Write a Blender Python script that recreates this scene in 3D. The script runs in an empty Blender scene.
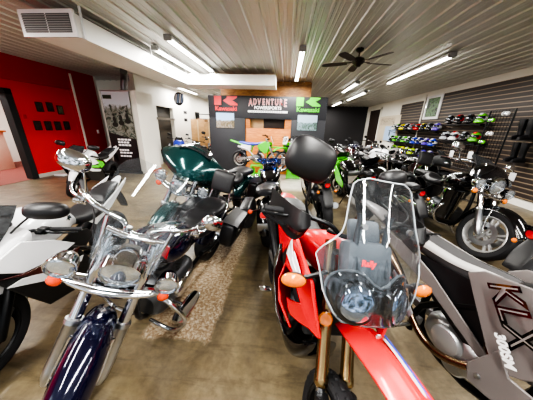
import bpy, bmesh, math, random
from math import sin, cos, pi, radians as R, sqrt
from mathutils import Vector as V, Matrix
random.seed(7)
SC = bpy.context.scene
COL = SC.collection

# ------------------------------------------------------------------ materials
MATS = {}
def lin(c):
    return tuple(((x/12.92) if x <= .04045 else ((x+.055)/1.055)**2.4) for x in c)
def hexc(h):
    return lin(tuple(int(h[i:i+2], 16)/255 for i in (0, 2, 4))) + (1,)
def mat(key, col, rough=.5, metal=0, coat=0, var=.06, scale=8, emit=0, bump=0, flake=0, spec=.5):
    """principled surface whose colour and roughness vary with noise"""
    if key in MATS: return MATS[key]
    m = bpy.data.materials.new(key); m.use_nodes = True
    nt = m.node_tree; b = nt.nodes['Principled BSDF']
    c = hexc(col)
    tc = nt.nodes.new('ShaderNodeTexCoord')
    n = nt.nodes.new('ShaderNodeTexNoise'); n.inputs['Scale'].default_value = scale; n.inputs['Detail'].default_value = 3
    nt.links.new(tc.outputs['Object'], n.inputs['Vector'])
    mx = nt.nodes.new('ShaderNodeMix'); mx.data_type = 'RGBA'
    mx.inputs['A'].default_value = tuple(x*(1-var) for x in c[:3])+(1,)
    mx.inputs['B'].default_value = tuple(min(1, x*(1+var)) for x in c[:3])+(1,)
    nt.links.new(n.outputs['Fac'], mx.inputs['Factor'])
    nt.links.new(mx.outputs['Result'], b.inputs['Base Color'])
    b.inputs['Roughness'].default_value = rough
    b.inputs['Metallic'].default_value = metal
    b.inputs['Coat Weight'].default_value = coat
    b.inputs['Coat Roughness'].default_value = .04
    b.inputs['Specular IOR Level'].default_value = spec
    if emit:
        b.inputs['Emission Color'].default_value = c; b.inputs['Emission Strength'].default_value = emit
    if bump:
        bp = nt.nodes.new('ShaderNodeBump'); bp.inputs['Strength'].default_value = bump
        n2 = nt.nodes.new('ShaderNodeTexNoise'); n2.inputs['Scale'].default_value = scale*25
        nt.links.new(tc.outputs['Object'], n2.inputs['Vector'])
        nt.links.new(n2.outputs['Fac'], bp.inputs['Height']); nt.links.new(bp.outputs['Normal'], b.inputs['Normal'])
    MATS[key] = m
    return m
def glass(key, col, op, rough=.02, fres=.4):
    """thin clear sheet: mostly see-through with a mirror sheen that grows at grazing angles"""
    if key in MATS: return MATS[key]
    m = bpy.data.materials.new(key); m.use_nodes = True
    nt = m.node_tree; nt.nodes.clear()
    o = nt.nodes.new('ShaderNodeOutputMaterial')
    t = nt.nodes.new('ShaderNodeBsdfTransparent'); t.inputs['Color'].default_value = hexc(col)
    g = nt.nodes.new('ShaderNodeBsdfGlossy'); g.inputs['Roughness'].default_value = rough
    d = nt.nodes.new('ShaderNodeBsdfDiffuse'); d.inputs['Color'].default_value = (.75, .78, .82, 1)
    f0 = nt.nodes.new('ShaderNodeLayerWeight'); f0.inputs['Blend'].default_value = .5
    f1 = nt.nodes.new('ShaderNodeMath'); f1.operation = 'POWER'; f1.inputs[1].default_value = 3; nt.links.new(f0.outputs['Facing'], f1.inputs[0])
    f = nt.nodes.new('ShaderNodeMath'); f.operation = 'MULTIPLY_ADD'; f.inputs[1].default_value = fres; f.inputs[2].default_value = .035; nt.links.new(f1.outputs[0], f.inputs[0])
    n = nt.nodes.new('ShaderNodeTexNoise'); n.inputs['Scale'].default_value = 9
    mm = nt.nodes.new('ShaderNodeMath'); mm.operation = 'MULTIPLY'; mm.inputs[1].default_value = op*2
    nt.links.new(n.outputs['Fac'], mm.inputs[0])
    m1 = nt.nodes.new('ShaderNodeMixShader'); m2 = nt.nodes.new('ShaderNodeMixShader')
    nt.links.new(mm.outputs[0], m1.inputs['Fac'])
    nt.links.new(t.outputs[0], m1.inputs[1]); nt.links.new(d.outputs[0], m1.inputs[2])
    nt.links.new(f.outputs[0], m2.inputs['Fac'])
    nt.links.new(m1.outputs[0], m2.inputs[1]); nt.links.new(g.outputs[0], m2.inputs[2])
    nt.links.new(m2.outputs[0], o.inputs[0])
    MATS[key] = m
    return m

CHROME = mat('chrome', 'd8dade', .07, 1, var=.02)
STEEL = mat('brushed steel', 'b4b6b8', .28, 1, var=.06)
ALLOY = mat('cast alloy', '9a9c9e', .38, .9, var=.1)
DALLOY = mat('dark alloy', '55575a', .42, .85, var=.12)
RUBBER = mat('tyre rubber', '17171a', .72, 0, var=.15, bump=.15)
BLKPL = mat('black plastic', '141416', .42, 0, var=.12)
BLKMAT = mat('matt black plastic', '1d1e20', .6, 0, var=.15, bump=.05)
BLKGL = mat('gloss black paint', '08080a', .12, 0, 1, var=.1)
BLKMET = mat('black metal', '1a1b1d', .35, .6, var=.12)
VINYL = mat('black vinyl', '1e1e20', .45, 0, var=.15, bump=.12)
LEATHER = mat('black leather', '17171a', .38, 0, var=.2, bump=.2)
GOLD = mat('anodised gold', '9c8560', .26, 1, var=.05)
BRONZE = mat('heat tinted steel', '8a7058', .22, 1, var=.25, scale=14)
AMBER = mat('amber lens', 'ea7a00', .15, 0, .6, var=.3, scale=60, emit=.03)
ORANGE = mat('orange lens', 'd8400a', .15, 0, .6, var=.2, scale=60, emit=.03)
REDLENS = mat('red lens', 'c81820', .14, 0, 1, var=.2, scale=40, emit=.12)
LENS = mat('clear lamp lens', 'c9d2da', .05, .75, 1, var=.35, scale=26)
SKYLENS = mat('reflecting lamp lens', '9fb0c8', .04, .95, 1, var=.25, scale=18)
DLENS = mat('dark lamp lens', '23282f', .04, .5, 1, var=.3, scale=12)
WHITE = mat('white gloss paint', 'e8e8ea', .2, 0, .8, var=.03)
RED = mat('red plastic', 'd01219', .3, 0, .35, var=.05)
LIME = mat('lime green plastic', '4fc818', .3, 0, .4, var=.06)
NAVY = mat('deep navy paint', '090a28', .13, .35, 1, var=.3)
TEAL = mat('deep green paint', '0e4040', .16, .45, 1, var=.15)
GREYP = mat('grey plastic', '6b6563', .38, .1, .25, var=.05)
LGREY = mat('light grey seat vinyl', 'a9a6a2', .5, 0, 0, var=.05, bump=.08)
DGREY = mat('charcoal vinyl', '3c3b3c', .55, 0, 0, var=.08, bump=.08)
MAROON = mat('maroon paint', '4a1418', .2, .2, 1, var=.1)
BLUEP = mat('blue plastic', '2036b0', .35, 0, .3, var=.08)
CLEAR = glass('clear screen', 'f6f8f9', .012)
SMOKE = glass('smoked clear screen', 'eceff1', .01, .02, .3)
BLUESCR = glass('blue tinted screen', '5b86d0', .12)
DARKSCR = glass('dark smoked screen', '2e3136', .04)

# ------------------------------------------------------------------ mesh kit
def cat(pts, sub):
    """catmull-rom through tuples of any length"""
    if sub <= 1 or len(pts) < 3: return [tuple(p) for p in pts]
    out = []; n = len(pts)
    for i in range(n-1):
        p0 = pts[max(i-1, 0)]; p1 = pts[i]; p2 = pts[i+1]; p3 = pts[min(i+2, n-1)]
        for k in range(sub):
            t = k/sub
            out.append(tuple(.5*((2*b)+(-a+c)*t+(2*a-5*b+4*c-d)*t*t+(-a+3*b-3*c+d)*t**3) for a, b, c, d in zip(p0, p1, p2, p3)))
    out.append(tuple(pts[-1]))
    return out

class M:
    def __init__(s): s.v = []; s.f = []
    def add(s, vs, fs):
        o = len(s.v); s.v += [tuple(p) for p in vs]; s.f += [tuple(i+o for i in f) for f in fs]; return s
    def loft(s, rings, cap=True, closed=True, loop=False):
        n = len(rings[0]); vs = [p for r in rings for p in r]; fs = []
        k = len(rings)
        for i in range(k if loop else k-1):
            a = i*n; b = ((i+1) % k)*n
            for j in range(n if closed else n-1):
                q = (j+1) % n
                fs.append((a+j, a+q, b+q, b+j))
        if cap and closed and not loop:
            fs.append(tuple(range(n))[::-1]); fs.append(tuple((k-1)*n+j for j in range(n)))
        return s.add(vs, fs)
    def body(s, secs, n=20, sub=4, ax='x'):
        """sections (x, zc, half width, up, down, exponent[, y offset]) swept along x"""
        secs = [tuple(q)+(0,)*(7-len(q)) for q in secs]
        rings = []
        for x, zc, hw, up, dn, e, yo in cat(secs, sub):
            hw = max(hw, .001); up = max(up, .001); dn = max(dn, .001)
            r = []
            for j in range(n):
                a = 2*pi*j/n; c, d = cos(a), sin(a)
                y = math.copysign(abs(c)**(2/e), c)*hw + yo
                z = math.copysign(abs(d)**(2/e), d)*(up if d > 0 else dn) + zc
                r.append((x, y, z) if ax == 'x' else (y, x, z) if ax == 'y' else (z, y, x))
            rings.append(r)
        return s.loft(rings)
    def tube(s, pts, r, n=10, sub=1, cap=True):
        rs = r if isinstance(r, (list, tuple)) else [r]*len(pts)
        q = cat([tuple(p)+(k,) for p, k in zip(pts, rs)], sub)
        P = [V(p[:3]) for p in q]; rings = []; u = None
        for i, p in enumerate(P):
            t = (P[min(i+1, len(P)-1)]-P[max(i-1, 0)])
            t = t.normalized() if t.length > 1e-9 else V((0, 0, 1))
            if u is None:
                u = t.cross(V((0, 0, 1)) if abs(t.z) < .9 else V((1, 0, 0))).normalized()
            else:
                u = (u-t*u.dot(t)).normalized()
            w = t.cross(u)
            rings.append([p+(u*cos(2*pi*j/n)+w*sin(2*pi*j/n))*q[i][3] for j in range(n)])
        return s.loft(rings, cap)
    def lathe(s, prof, c=(0, 0, 0), d=(0, 1, 0), n=24, loop=False):
        """profile (radius, along axis)"""
        d = V(d).normalized(); c = V(c)
        u = d.cross(V((0, 0, 1)) if abs(d.z) < .9 else V((1, 0, 0))).normalized(); w = d.cross(u)
        rings = [[c+d*a+(u*cos(2*pi*j/n)+w*sin(2*pi*j/n))*max(r, .0005) for j in range(n)] for r, a in prof]
        return s.loft(rings, not loop, True, loop)
    def box(s, c, d, b=.006, rot=None, seg=2):
        bm = bmesh.new(); bmesh.ops.create_cube(bm, size=1)
        for v in bm.verts: v.co = V((v.co.x*d[0], v.co.y*d[1], v.co.z*d[2]))
        b = min(b, min(d)*.49)
        if b > 0: bmesh.ops.bevel(bm, geom=list(bm.edges), offset=b, segments=seg, affect='EDGES', profile=.5)
        m = rot if rot is not None else Matrix()
        vs = [m @ v.co + V(c) for v in bm.verts]
        bm.verts.index_update()
        s.add(vs, [[v.index for v in f.verts] for f in bm.faces]); bm.free()
        return s
    def plate(s, outl, fn, th):
        """outline of 2d points mapped by fn(a, b, t) with t = 0 front, 1 back"""
        n = len(outl)
        vs = [fn(a, b, 0) for a, b in outl]+[fn(a, b, th) for a, b in outl]
        fs = [tuple(range(n)), tuple(range(2*n-1, n-1, -1))]
        fs += [(j, n+j, n+(j+1) % n, (j+1) % n) for j in range(n)]
        return s.add(vs, fs)
    def sheet(s, fn, nu, nv, th=None):
        """surface fn(u, v); th is an offset vector giving a second skin"""
        g = [[V(fn(i/nu, j/nv)) for i in range(nu+1)] for j in range(nv+1)]
        w = nu+1
        vs = [p for r in g for p in r]
        fs = [(j*w+i, j*w+i+1, (j+1)*w+i+1, (j+1)*w+i) for j in range(nv) for i in range(nu)]
        if th:
            k = len(vs); t = V(th)
            vs = vs+[p+t for p in vs]
            fs = fs+[tuple(k+i for i in f[::-1]) for f in fs]
            rim = [i for i in range(nu+1)]+[j*w+nu for j in range(1, nv+1)]+[nv*w+i for i in range(nu-1, -1, -1)]+[j*w for j in range(nv-1, 0, -1)]
            for a, b in zip(rim, rim[1:]+rim[:1]): fs.append((b, a, k+a, k+b))
        return s.add(vs, fs)
    def arch(s, c, rad, hw, a0, a1, drop=.5, th=.006, n=18, m=10, taper=.75):
        """fender: arched strip about a wheel axle, angles in degrees from +x towards +z"""
        rings = []
        for i in range(n+1):
            t = i/n; a = R(a0+(a1-a0)*t)
            k = 1-(1-taper)*(abs(2*t-1)**3)
            ring = []
            for side in (0, 1):
                rr = range(m+1) if side == 0 else range(m, -1, -1)
                for j in rr:
                    q = 2*j/m-1
                    rd = rad - side*th - drop*hw*(abs(q)**2.6)
                    ring.append((c[0]+cos(a)*rd, c[1]+q*hw*k, c[2]+sin(a)*rd))
            rings.append(ring)
        return s.loft(rings)
    def ell(s, c, r, n=18, m=12, rot=None, zmin=-1):
        rings = []
        for i in range(m+1):
            b = -pi/2+pi*i/m
            ring = []
            for j in range(n):
                a = 2*pi*j/n
                p = V((r[0]*cos(b)*cos(a), r[1]*cos(b)*sin(a), r[2]*max(sin(b), zmin)))
                if rot: p = rot @ p
                ring.append(p+V(c))
            rings.append(ring)
        return s.loft(rings, False)
    def xf(s, m):
        s.v = [tuple(m @ V(p)) for p in s.v]; return s
    def mir(s):
        s.v = [(x, -y, z) for x, y, z in s.v]; s.f = [f[::-1] for f in s.f]; return s

def link(o, parent=None):
    COL.objects.link(o)
    if parent: o.parent = parent
    return o
def obj(name, m, ma, parent=None, bevel=0, ang=38, seg=2):
    me = bpy.data.meshes.new(name)
    me.from_pydata(m.v, [], m.f); me.update()
    bm = bmesh.new(); bm.from_mesh(me); bmesh.ops.recalc_face_normals(bm, faces=list(bm.faces)); bm.to_mesh(me); bm.free()
    for p in me.polygons: p.use_smooth = True
    me.set_sharp_from_angle(angle=R(ang))
    me.materials.append(ma)
    o = link(bpy.data.objects.new(name, me), parent)
    if bevel:
        b = o.modifiers.new('bevel', 'BEVEL'); b.width = bevel; b.segments = seg; b.limit_method = 'ANGLE'; b.angle_limit = R(35)
    return o
def tag(o, label, cat_, group=None, kind=None):
    o['label'] = label; o['category'] = cat_
    if group: o['group'] = group
    if kind: o['kind'] = kind
    return o
def thing(name, label, cat_, loc=(0, 0, 0), rz=0, lean=0, group=None):
    o = link(bpy.data.objects.new(name, None)); o.empty_display_size = .1
    o.location = loc; o.rotation_euler = (R(lean), 0, R(rz))
    return tag(o, label, cat_, group)
def struct(name, m, ma, label=None, parent=None, ang=38):
    o = obj(name, m, ma, parent, ang=ang); o['kind'] = 'structure'
    if label: o['label'] = label
    return o
def text(name, s, size, ma, parent, loc, rot, ext=.003, shear=0, bold=0, sx=1, align='CENTER'):
    c = bpy.data.curves.new(name, 'FONT'); c.body = s; c.size = size; c.extrude = ext; c.shear = shear; c.offset = bold
    c.align_x = align; c.align_y = 'CENTER'; c.materials.append(ma)
    tmp = bpy.data.objects.new(name, c); COL.objects.link(tmp)
    dg = bpy.context.evaluated_depsgraph_get(); me = bpy.data.meshes.new_from_object(tmp.evaluated_get(dg))
    bpy.data.objects.remove(tmp); me.name = name
    for v in me.vertices: v.co.x *= sx
    if not me.materials: me.materials.append(ma)
    o = link(bpy.data.objects.new(name, me), parent); o.location = loc; o.rotation_euler = rot
    return o
def copy_tree(o, parent=None):
    c = o.copy(); COL.objects.link(c)
    if parent: c.parent = parent
    for ch in list(o.children): copy_tree(ch, c)
    return c
# ------------------------------------------------------------------ motorcycle kit: x forward, y to the rider's left, z up
def steering(head, rake, ang):
    ax = V((-sin(R(rake)), 0, cos(R(rake))))
    T = Matrix.Translation(V(head))
    return T @ Matrix.Rotation(R(ang), 4, ax) @ T.inverted()
ID = Matrix()

def wheel(root, name, c, rad, tw, style='mag', S=ID, rimmat=None, disc=(1,), knobs=False, n=40, dr=.15, lite=False, white=False):
    th = tw*.72; ri = rad-th; h = tw/2
    prof = [(ri, -h*.7), (ri+th*.35, -h*.98), (ri+th*.65, -h), (ri+th*.88, -h*.72), (rad-.004, -h*.35), (rad, 0),
            (rad-.004, h*.35), (ri+th*.88, h*.72), (ri+th*.65, h), (ri+th*.35, h*.98), (ri, h*.7)]
    m = M().lathe(prof, c, (0, 1, 0), n, loop=True)
    if knobs:
        for k in range(34):
            a = 2*pi*k/34
            for y, o in ((-.62, .5), (0, 0), (.62, .5)):
                b = a+o*2*pi/34
                rr = rad-.004-(.014 if y else 0)
                m.box((c[0]+cos(b)*rr, c[1]+y*h, c[2]+sin(b)*rr), (.022, tw*.24, .032), .003, Matrix.Rotation(-b, 4, 'Y'), 1)
    t = obj(name, m.xf(S), RUBBER, root)
    rimmat = rimmat or ALLOY
    m = M().lathe([(ri+.004, -h*.74), (ri-.004, -h*.78), (ri-.016, -h*.6), (ri-.02, -h*.3), (ri-.028, 0), (ri-.02, h*.3), (ri-.016, h*.6), (ri-.004, h*.78), (ri+.004, h*.74),
                   (ri-.004, h*.5), (ri-.012, 0), (ri-.004, -h*.5)], c, (0, 1, 0), n, loop=True)
    m.lathe([(.001, -h*.8), (.03, -h*.8), (.036, -h*.5), (.036, h*.5), (.03, h*.8), (.001, h*.8)], c, (0, 1, 0), 18)
    if style == 'spoke':
        ns = 18
        for k in range(ns):
            a = 2*pi*k/ns; sd = 1 if k % 2 else -1; a2 = a+(.5 if k % 4 < 2 else -.5)
            m.tube([(c[0]+.034*cos(a2), c[1]+sd*h*.5, c[2]+.034*sin(a2)), (c[0]+(ri-.02)*cos(a), c[1], c[2]+(ri-.02)*sin(a))], .0026, 5)
    else:
        ns = {'mag': 5, 'multi': 9}.get(style, 5)
        for k in range(ns):
            for da in ((-.16, .16) if style == 'mag' else (0,)):
                a = 2*pi*k/ns+.3
                p0 = V((c[0]+.03*cos(a+da*.5), c[1], c[2]+.03*sin(a+da*.5))); p1 = V((c[0]+(ri-.018)*cos(a+da), c[1], c[2]+(ri-.018)*sin(a+da)))
                mid = (p0+p1)/2; L = (p1-p0).length; an = math.atan2(p1.z-p0.z, p1.x-p0.x)
                m.box(mid, (L, h*.62, .026 if style == 'mag' else .02), .006, Matrix.Rotation(-an, 4, 'Y'), 1)
    obj('spoked_rim' if style == 'spoke' else 'cast_rim', m.xf(S), rimmat, t)
    for s in disc:
        y = c[1]+s*(h*.9+.008)
        m = M().lathe([(dr*.62, y-.002-c[1]), (dr, y-.002-c[1]), (dr, y+.002-c[1]), (dr*.62, y+.002-c[1])], c, (0, 1, 0), 32, loop=True)
        for k in range(6):
            a = k*pi/3
            m.tube([(c[0]+.03*cos(a), y, c[2]+.03*sin(a)), (c[0]+dr*.66*cos(a+.3), y, c[2]+dr*.66*sin(a+.3))], .005, 5)
        obj('brake_disc', m.xf(S), STEEL, t)
        if not lite:
            m = M().box((c[0]-dr*.72, y, c[2]+dr*.62), (.06, .05, .1), .012, Matrix.Rotation(R(-40), 4, 'Y'))
            obj('brake_caliper', m.xf(S), DALLOY, root)
    return t

def lamp(root, name, c, r, d, shell, lens=None, depth=None, rim=CHROME, S=ID, n=28):
    """round lamp: bucket, bright ring and domed lens facing along d"""
    depth = depth or r*1.15
    m = M().lathe([(.002, -depth), (r*.35, -depth*.97), (r*.7, -depth*.75), (r*.93, -depth*.4), (r, -depth*.08), (r*1.06, 0), (r*1.04, .012), (r*.96, .014), (r*.93, .004)], c, d, n)
    o = obj(name, m.xf(S), shell, root)
    m = M().lathe([(r*.95, .002), (r*.8, r*.12), (r*.5, r*.2), (r*.2, r*.235), (.001, r*.24)], c, d, n)
    obj('lamp_lens', m.xf(S), lens or LENS, o)
    return o

def signal(root, c, d, S=ID, r=.032, ma=AMBER, stem=None, shell=BLKPL, long=1.0, name='turn_signal'):
    m = M().lathe([(.002, -r*1.2), (r*.6, -r*1.0), (r*.95, -r*.3), (r, 0)], c, d, 20)
    if long != 1: m.v = [(x, c[1]+(y-c[1])*long, z) for x, y, z in m.v]
    if stem: m.tube([c, stem], r*.3, 8)
    o = obj(name, m.xf(S), shell, root)
    m = M().lathe([(r*.98, -.002), (r*.9, r*.35), (r*.55, r*.65), (.001, r*.75)], c, d, 20)
    if long != 1: m.v = [(x, c[1]+(y-c[1])*long, z) for x, y, z in m.v]
    obj('signal_lens', m.xf(S), ma, o)
    return o

def mirror(root, stem, c, size, d, S=ID, shell=CHROME, stemmat=None, e=2.6, tilt=0):
    """mirror: stem polyline ends at the housing; d points the way the shell's back faces"""
    m = M().tube(stem, .006, 8, 4)
    st = obj('mirror', m.xf(S), stemmat or shell, root)
    d = V(d).normalized(); rot = d.to_track_quat('X', 'Z').to_matrix().to_4x4() @ Matrix.Rotation(R(tilt), 4, 'X')
    w, h, dep = size
    T = Matrix.Translation(V(c)) @ rot
    m = M().body([(-.012, 0, w*.96, h*.96, h*.96, e), (-.006, 0, w, h, h, e), (dep*.3, 0, w*.97, h*.97, h*.97, e), (dep*.7, 0, w*.8, h*.8, h*.8, 2.3), (dep*.93, 0, w*.45, h*.45, h*.45, 2), (dep, 0, .003, .003, .003, 2)], 28, 3).xf(T)
    obj('mirror_shell', m.xf(S), shell, st)
    m = M().body([(-.0135, 0, w*.9, h*.9, h*.9, e), (-.0125, 0, w*.9, h*.9, h*.9, e)], 28, 1).xf(T)
    obj('mirror_glass', m.xf(S), CHROME, st)
    return st

def grip_lever(root, inner, outer, s, S=ID, gm=RUBBER, lm=CHROME, pm=None, lv=True, r=.0165):
    a, b = V(inner), V(outer); t = (b-a).normalized(); L = (b-a).length
    m = M().tube([a, a+t*.01, a+t*L*.5, b-t*.012, b], [r*1.35, r, r*1.08, r, r*1.25], 14)
    obj('grip', m.xf(S), gm, root)
    f = t.cross(V((0, 0, 1)))*(1 if s > 0 else -1)
    f = -f if f.x < 0 else f
    m = M().box(a-t*.03+f*.012, (.05, .06, .05), .012)
    cl = obj('switch_housing', m.xf(S), pm or BLKPL, root)
    if lv:
        q = a-t*.02
        m = M().tube([q+f*.03, q+f*.055+t*.05, q+f*.06+t*.11, q+f*.052+t*.165, q+f*.05+t*.175], [.012, .009, .007, .0065, .009], 10, 4)
        m.box(q+f*.03-t*.02, (.05, .05, .03), .01)
        obj('lever', m.xf(S), lm, root)
    return cl

def v_engine(root, x, z, ma=ALLOY, fin=CHROME, w=.13, ang=26, lite=False):
    m = M().body([(x-.26, z, w*.7, .1, .1, 3), (x-.2, z, w, .15, .14, 3.2), (x, z-.01, w*1.05, .15, .15, 3.4), (x+.18, z-.02, w, .13, .13, 3.2), (x+.25, z-.02, w*.6, .08, .08, 3)], 22, 3)
    o = obj('crankcase', m, ma, root)
    for s in (1, -1):
        m = M().lathe([(.001, .03), (.06, .03), (.085, .02), (.095, 0), (.095, -.02)], (x-.02, s*w*1.06, z-.02), (0, s, 0), 24)
        m.body([(x-.22, z-.01, .02, .06, .06, 2.5), (x-.14, z-.01, .03, .085, .085, 2.5), (x-.06, z-.01, .02, .05, .05, 2.5)], 16, 3).v
        k = len(m.v)
        m.v = [(a, (b if i < 24*5 else b+s*w), c) for i, (a, b, c) in enumerate(m.v)]
        obj('engine_cover', m, fin, o)
    for d in (1, -1):
        dv = V((sin(R(ang))*d, 0, cos(R(ang))))
        m = M(); b0 = V((x, 0, z+.08))
        nf = 5 if lite else 9
        for k in range(nf):
            c = b0+dv*(.06+.2*k/nf)
            m.lathe([(.001, 0), (.088 if k < nf-2 else .095, 0), (.09, .006), (.088, .012), (.001, .012)], c, dv, 18)
        m.lathe([(.068, .02), (.068, .3)], b0, dv, 16)
        m.lathe([(.001, .27), (.07, .27), (.085, .285), (.08, .33), (.05, .35), (.001, .35)], b0, dv, 16)
        obj('engine_cylinder', m, ma if not lite else DALLOY, o)
    m = M().lathe([(.001, .05), (.08, .05), (.1, .035), (.105, 0)], (x+.02, -.1, z+.3), (0, -1, 0), 24)
    obj('air_cleaner', m, fin, o)
    return o

# ------------------------------------------------------------------ cruiser
def cruiser(name, label, catg, loc, rz, lean, steer=0, paint=BLKGL, group=None, lite=False, shield=None, fairing=None, bags=True, back=True,
            lightbar=True, rim='spoke', rimmat=None, sigm=ORANGE, seatm=LEATHER, mirrors=True, wide=.42, barh=1.06, crash=True, lampmat=CHROME, engine=True,
            shieldw=.25, shieldh=.5, blackfork=False, boards=True, lowers=False, mirz=(.15, .15), cowl=False, tankk=1.0, levers=True):
    r = thing(name, label, catg, loc, rz, lean, group)
    FX, RX, WR = .83, -.83, .32
    rake = 31; S = steering((.47, 0, .95), rake, steer)
    dn = V((sin(R(rake)), 0, -cos(R(rake)))); up = -dn
    wheel(r, 'front_wheel', (FX, 0, WR), WR, .13, rim, S, rimmat or CHROME, (1, -1) if not lite else (1,), lite=lite, n=40 if not lite else 26)
    wheel(r, 'rear_wheel', (RX, 0, WR), WR, .15, rim, ID, rimmat or CHROME, (-1,), lite=True, n=40 if not lite else 26)
    ff = M().arch((FX, 0, WR), WR+.055, .088, 22, 172, .75, .006, 26, 14, .8)
    o = obj('front_fender', ff.xf(S), paint, r)
    if not lite:
        for s in (1, -1):
            m = M().tube([(FX+.02, s*.105, WR+.01), (FX-.03, s*.1, WR+.16), (FX-.05, s*.092, WR+.3)], .007, 8, 4)
            obj('fender_brace', m.xf(S), CHROME, o)
    rf = M().arch((RX, 0, WR), WR+.06, .115, 15, 178, .8, .006, 22, 12, .8)
    obj('rear_fender', rf, paint, r)
    # fork: legs run from the axle up the steering line
    top = V((.42, 0, 1.0)); off = V((FX, 0, WR))-(top+dn*((WR-1.0)/dn.z))
    for s in (1, -1):
        a = V((FX-.02, s*.115, WR)); d = (V((top.x+.03, s*.118, 1.0))-a)
        m = M().tube([a+d*-.05, a, a+d*.06, a+d*.36, a+d*.37, a+d*.4], [.02, .034, .037, .037, .043, .041], 16)
        leg = obj('fork_leg', m.xf(S), DALLOY if blackfork else STEEL, r)
        m = M().tube([a+d*.4, a+d*.7, a+d*.72, a+d*1.0], [.03, .03, .037, .037], 16)
        obj('fork_tube', m.xf(S), CHROME, leg)
    m = M().box((.5, 0, .82), (.1, .3, .045), .018, Matrix.Rotation(R(-rake), 4, 'Y'))
    m.box((.415, 0, 1.0), (.11, .28, .035), .014, Matrix.Rotation(R(-rake), 4, 'Y'))
    obj('fork_clamp', m.xf(S), CHROME, r)
    hl = V((.6, 0, .895)) if fairing is None else V((.69, 0, .85))
    hr = .105 if fairing is None else .095
    lamp(r, 'headlight', hl, hr, (1, 0, -.06), lampmat, None, .15, S=S)
    if not lite and fairing is None:
        m = M().sheet(lambda u, v: (hl.x-.1+.16*v, (u*2-1)*.112, hl.z+sqrt(max(0, 1-((u*2-1)*.93)**2))*.118), 14, 4, (0, 0, .004))
        obj('headlight_visor', m.xf(S), CHROME, r)
    if lightbar:
        m = M().tube([(.55, -.27, .8), (.6, -.2, .765), (.63, 0, .755), (.6, .2, .765), (.55, .27, .8)], [.012, .016, .018, .016, .012], 12, 5)
        m.body([(-.24, .775, .03, .018, .016, 2.5), (-.1, .76, .045, .02, .018, 2.5), (.1, .76, .045, .02, .018, 2.5), (.24, .775, .03, .018, .016, 2.5)], 14, 4, 'y')
        m.v = [(x+(.575 if i >= 12*21 else 0), y, z) for i, (x, y, z) in enumerate(m.v)]
        obj('light_bar', m.xf(S), CHROME, r)
        for s in (1, -1):
            lamp(r, 'passing_lamp', (.6, s*.255, .86), .066, (1, 0, -.05), lampmat, None, .1, S=S, n=22)
            signal(r, (.6, s*.265, .765), (1, s*.15, 0), S, .034, sigm, (.57, s*.22, .77), CHROME)
    else:
        for s in (1, -1): signal(r, (.5, s*.2, .84), (1, 0, 0), S, .03, sigm, (.47, s*.1, .84), CHROME)
    # bars
    gx = .1
    for s in (1, -1):
        m = M().tube([(.4, 0, 1.0), (.4, s*.06, 1.02), (.38, s*.1, barh), (.34, s*.26, barh+.03), (.24, s*.36, barh+.02), (gx+.13, s*(wide-.02), barh)], .0135, 12, 5)
        h = obj('handlebar', m.xf(S), CHROME, r)
        if not lite: obj('bar_riser', M().tube([(.42, s*.06, .98), (.4, s*.06, 1.05)], .022, 12).xf(S), CHROME, h)
        cl = grip_lever(r, (gx+.15, s*(wide-.03), barh), (gx, s*(wide+.04), barh-.01), s, S, RUBBER, CHROME, CHROME if not lite else None, lv=levers and not lite)
        if mirrors:
            mz = barh+mirz[0 if s > 0 else 1]
            mirror(r, [(gx+.18, s*(wide-.04), barh+.02), (gx+.17, s*(wide+.0), mz-.05), (gx+.16, s*(wide+.02), mz-.01)], (gx+.16, s*(wide+.06), mz), (.08, .055, .045), (1, s*.15, .12), S, CHROME if not lite else BLKPL)
        if not lite:
            m = M().tube([(gx+.17, s*(wide-.06), barh), (gx+.26, s*(wide-.12), barh-.03), (.42, s*.2, .93), (.46, s*.1, .84)], .005, 6, 5)
            obj('control_cable', m.xf(S), BLKPL, r)
    # tank, console, seats
    m = M().body([(-.14, .76, .05, .05, .05, 2.4), (-.08, .77, .11, .08, .07, 2.5), (.05, .79, .165, .12, .1, 2.5), (.2, .82, .185, .13, .12, 2.5), (.32, .85, .15, .1, .1, 2.5), (.38, .86, .07, .06, .06, 2.3)], 26, 5)
    m.v = [(x, y*tankk, z+(z-.76)*(tankk-1)*.5) for x, y, z in m.v]
    t = obj('fuel_tank', m, paint, r)
    if not lite:
        m = M().body([(-.1, .85, .03, .02, .02, 2.4), (.02, .905, .05, .02, .03, 2.5), (.18, .945, .06, .022, .03, 2.6), (.3, .95, .05, .018, .03, 2.5), (.36, .93, .02, .012, .02, 2.3)], 18, 4)
        c = obj('tank_console', m, CHROME, t)
        obj('speedometer', M().lathe([(.001, .012), (.048, .012), (.055, .004), (.056, -.01)], (.2, 0, .965), (-.15, 0, 1), 24), DLENS, c)
    m = M().body([(-.1, .74, .07, .03, .05, 2.6), (-.2, .725, .14, .05, .06, 2.8), (-.34, .715, .175, .055, .06, 2.8), (-.46, .735, .165, .085, .07, 2.8), (-.5, .75, .12, .08, .06, 2.6)], 24, 5)
    obj('rider_seat', m, seatm, r)
    m = M().body([(-.47, .78, .09, .05, .05, 2.6), (-.56, .79, .14, .055, .05, 2.8), (-.7, .795, .145, .055, .05, 2.8), (-.82, .79, .12, .05, .05, 2.7), (-.86, .785, .08, .03, .03, 2.5)], 24, 5)
    obj('passenger_seat', m, seatm, r)
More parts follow.
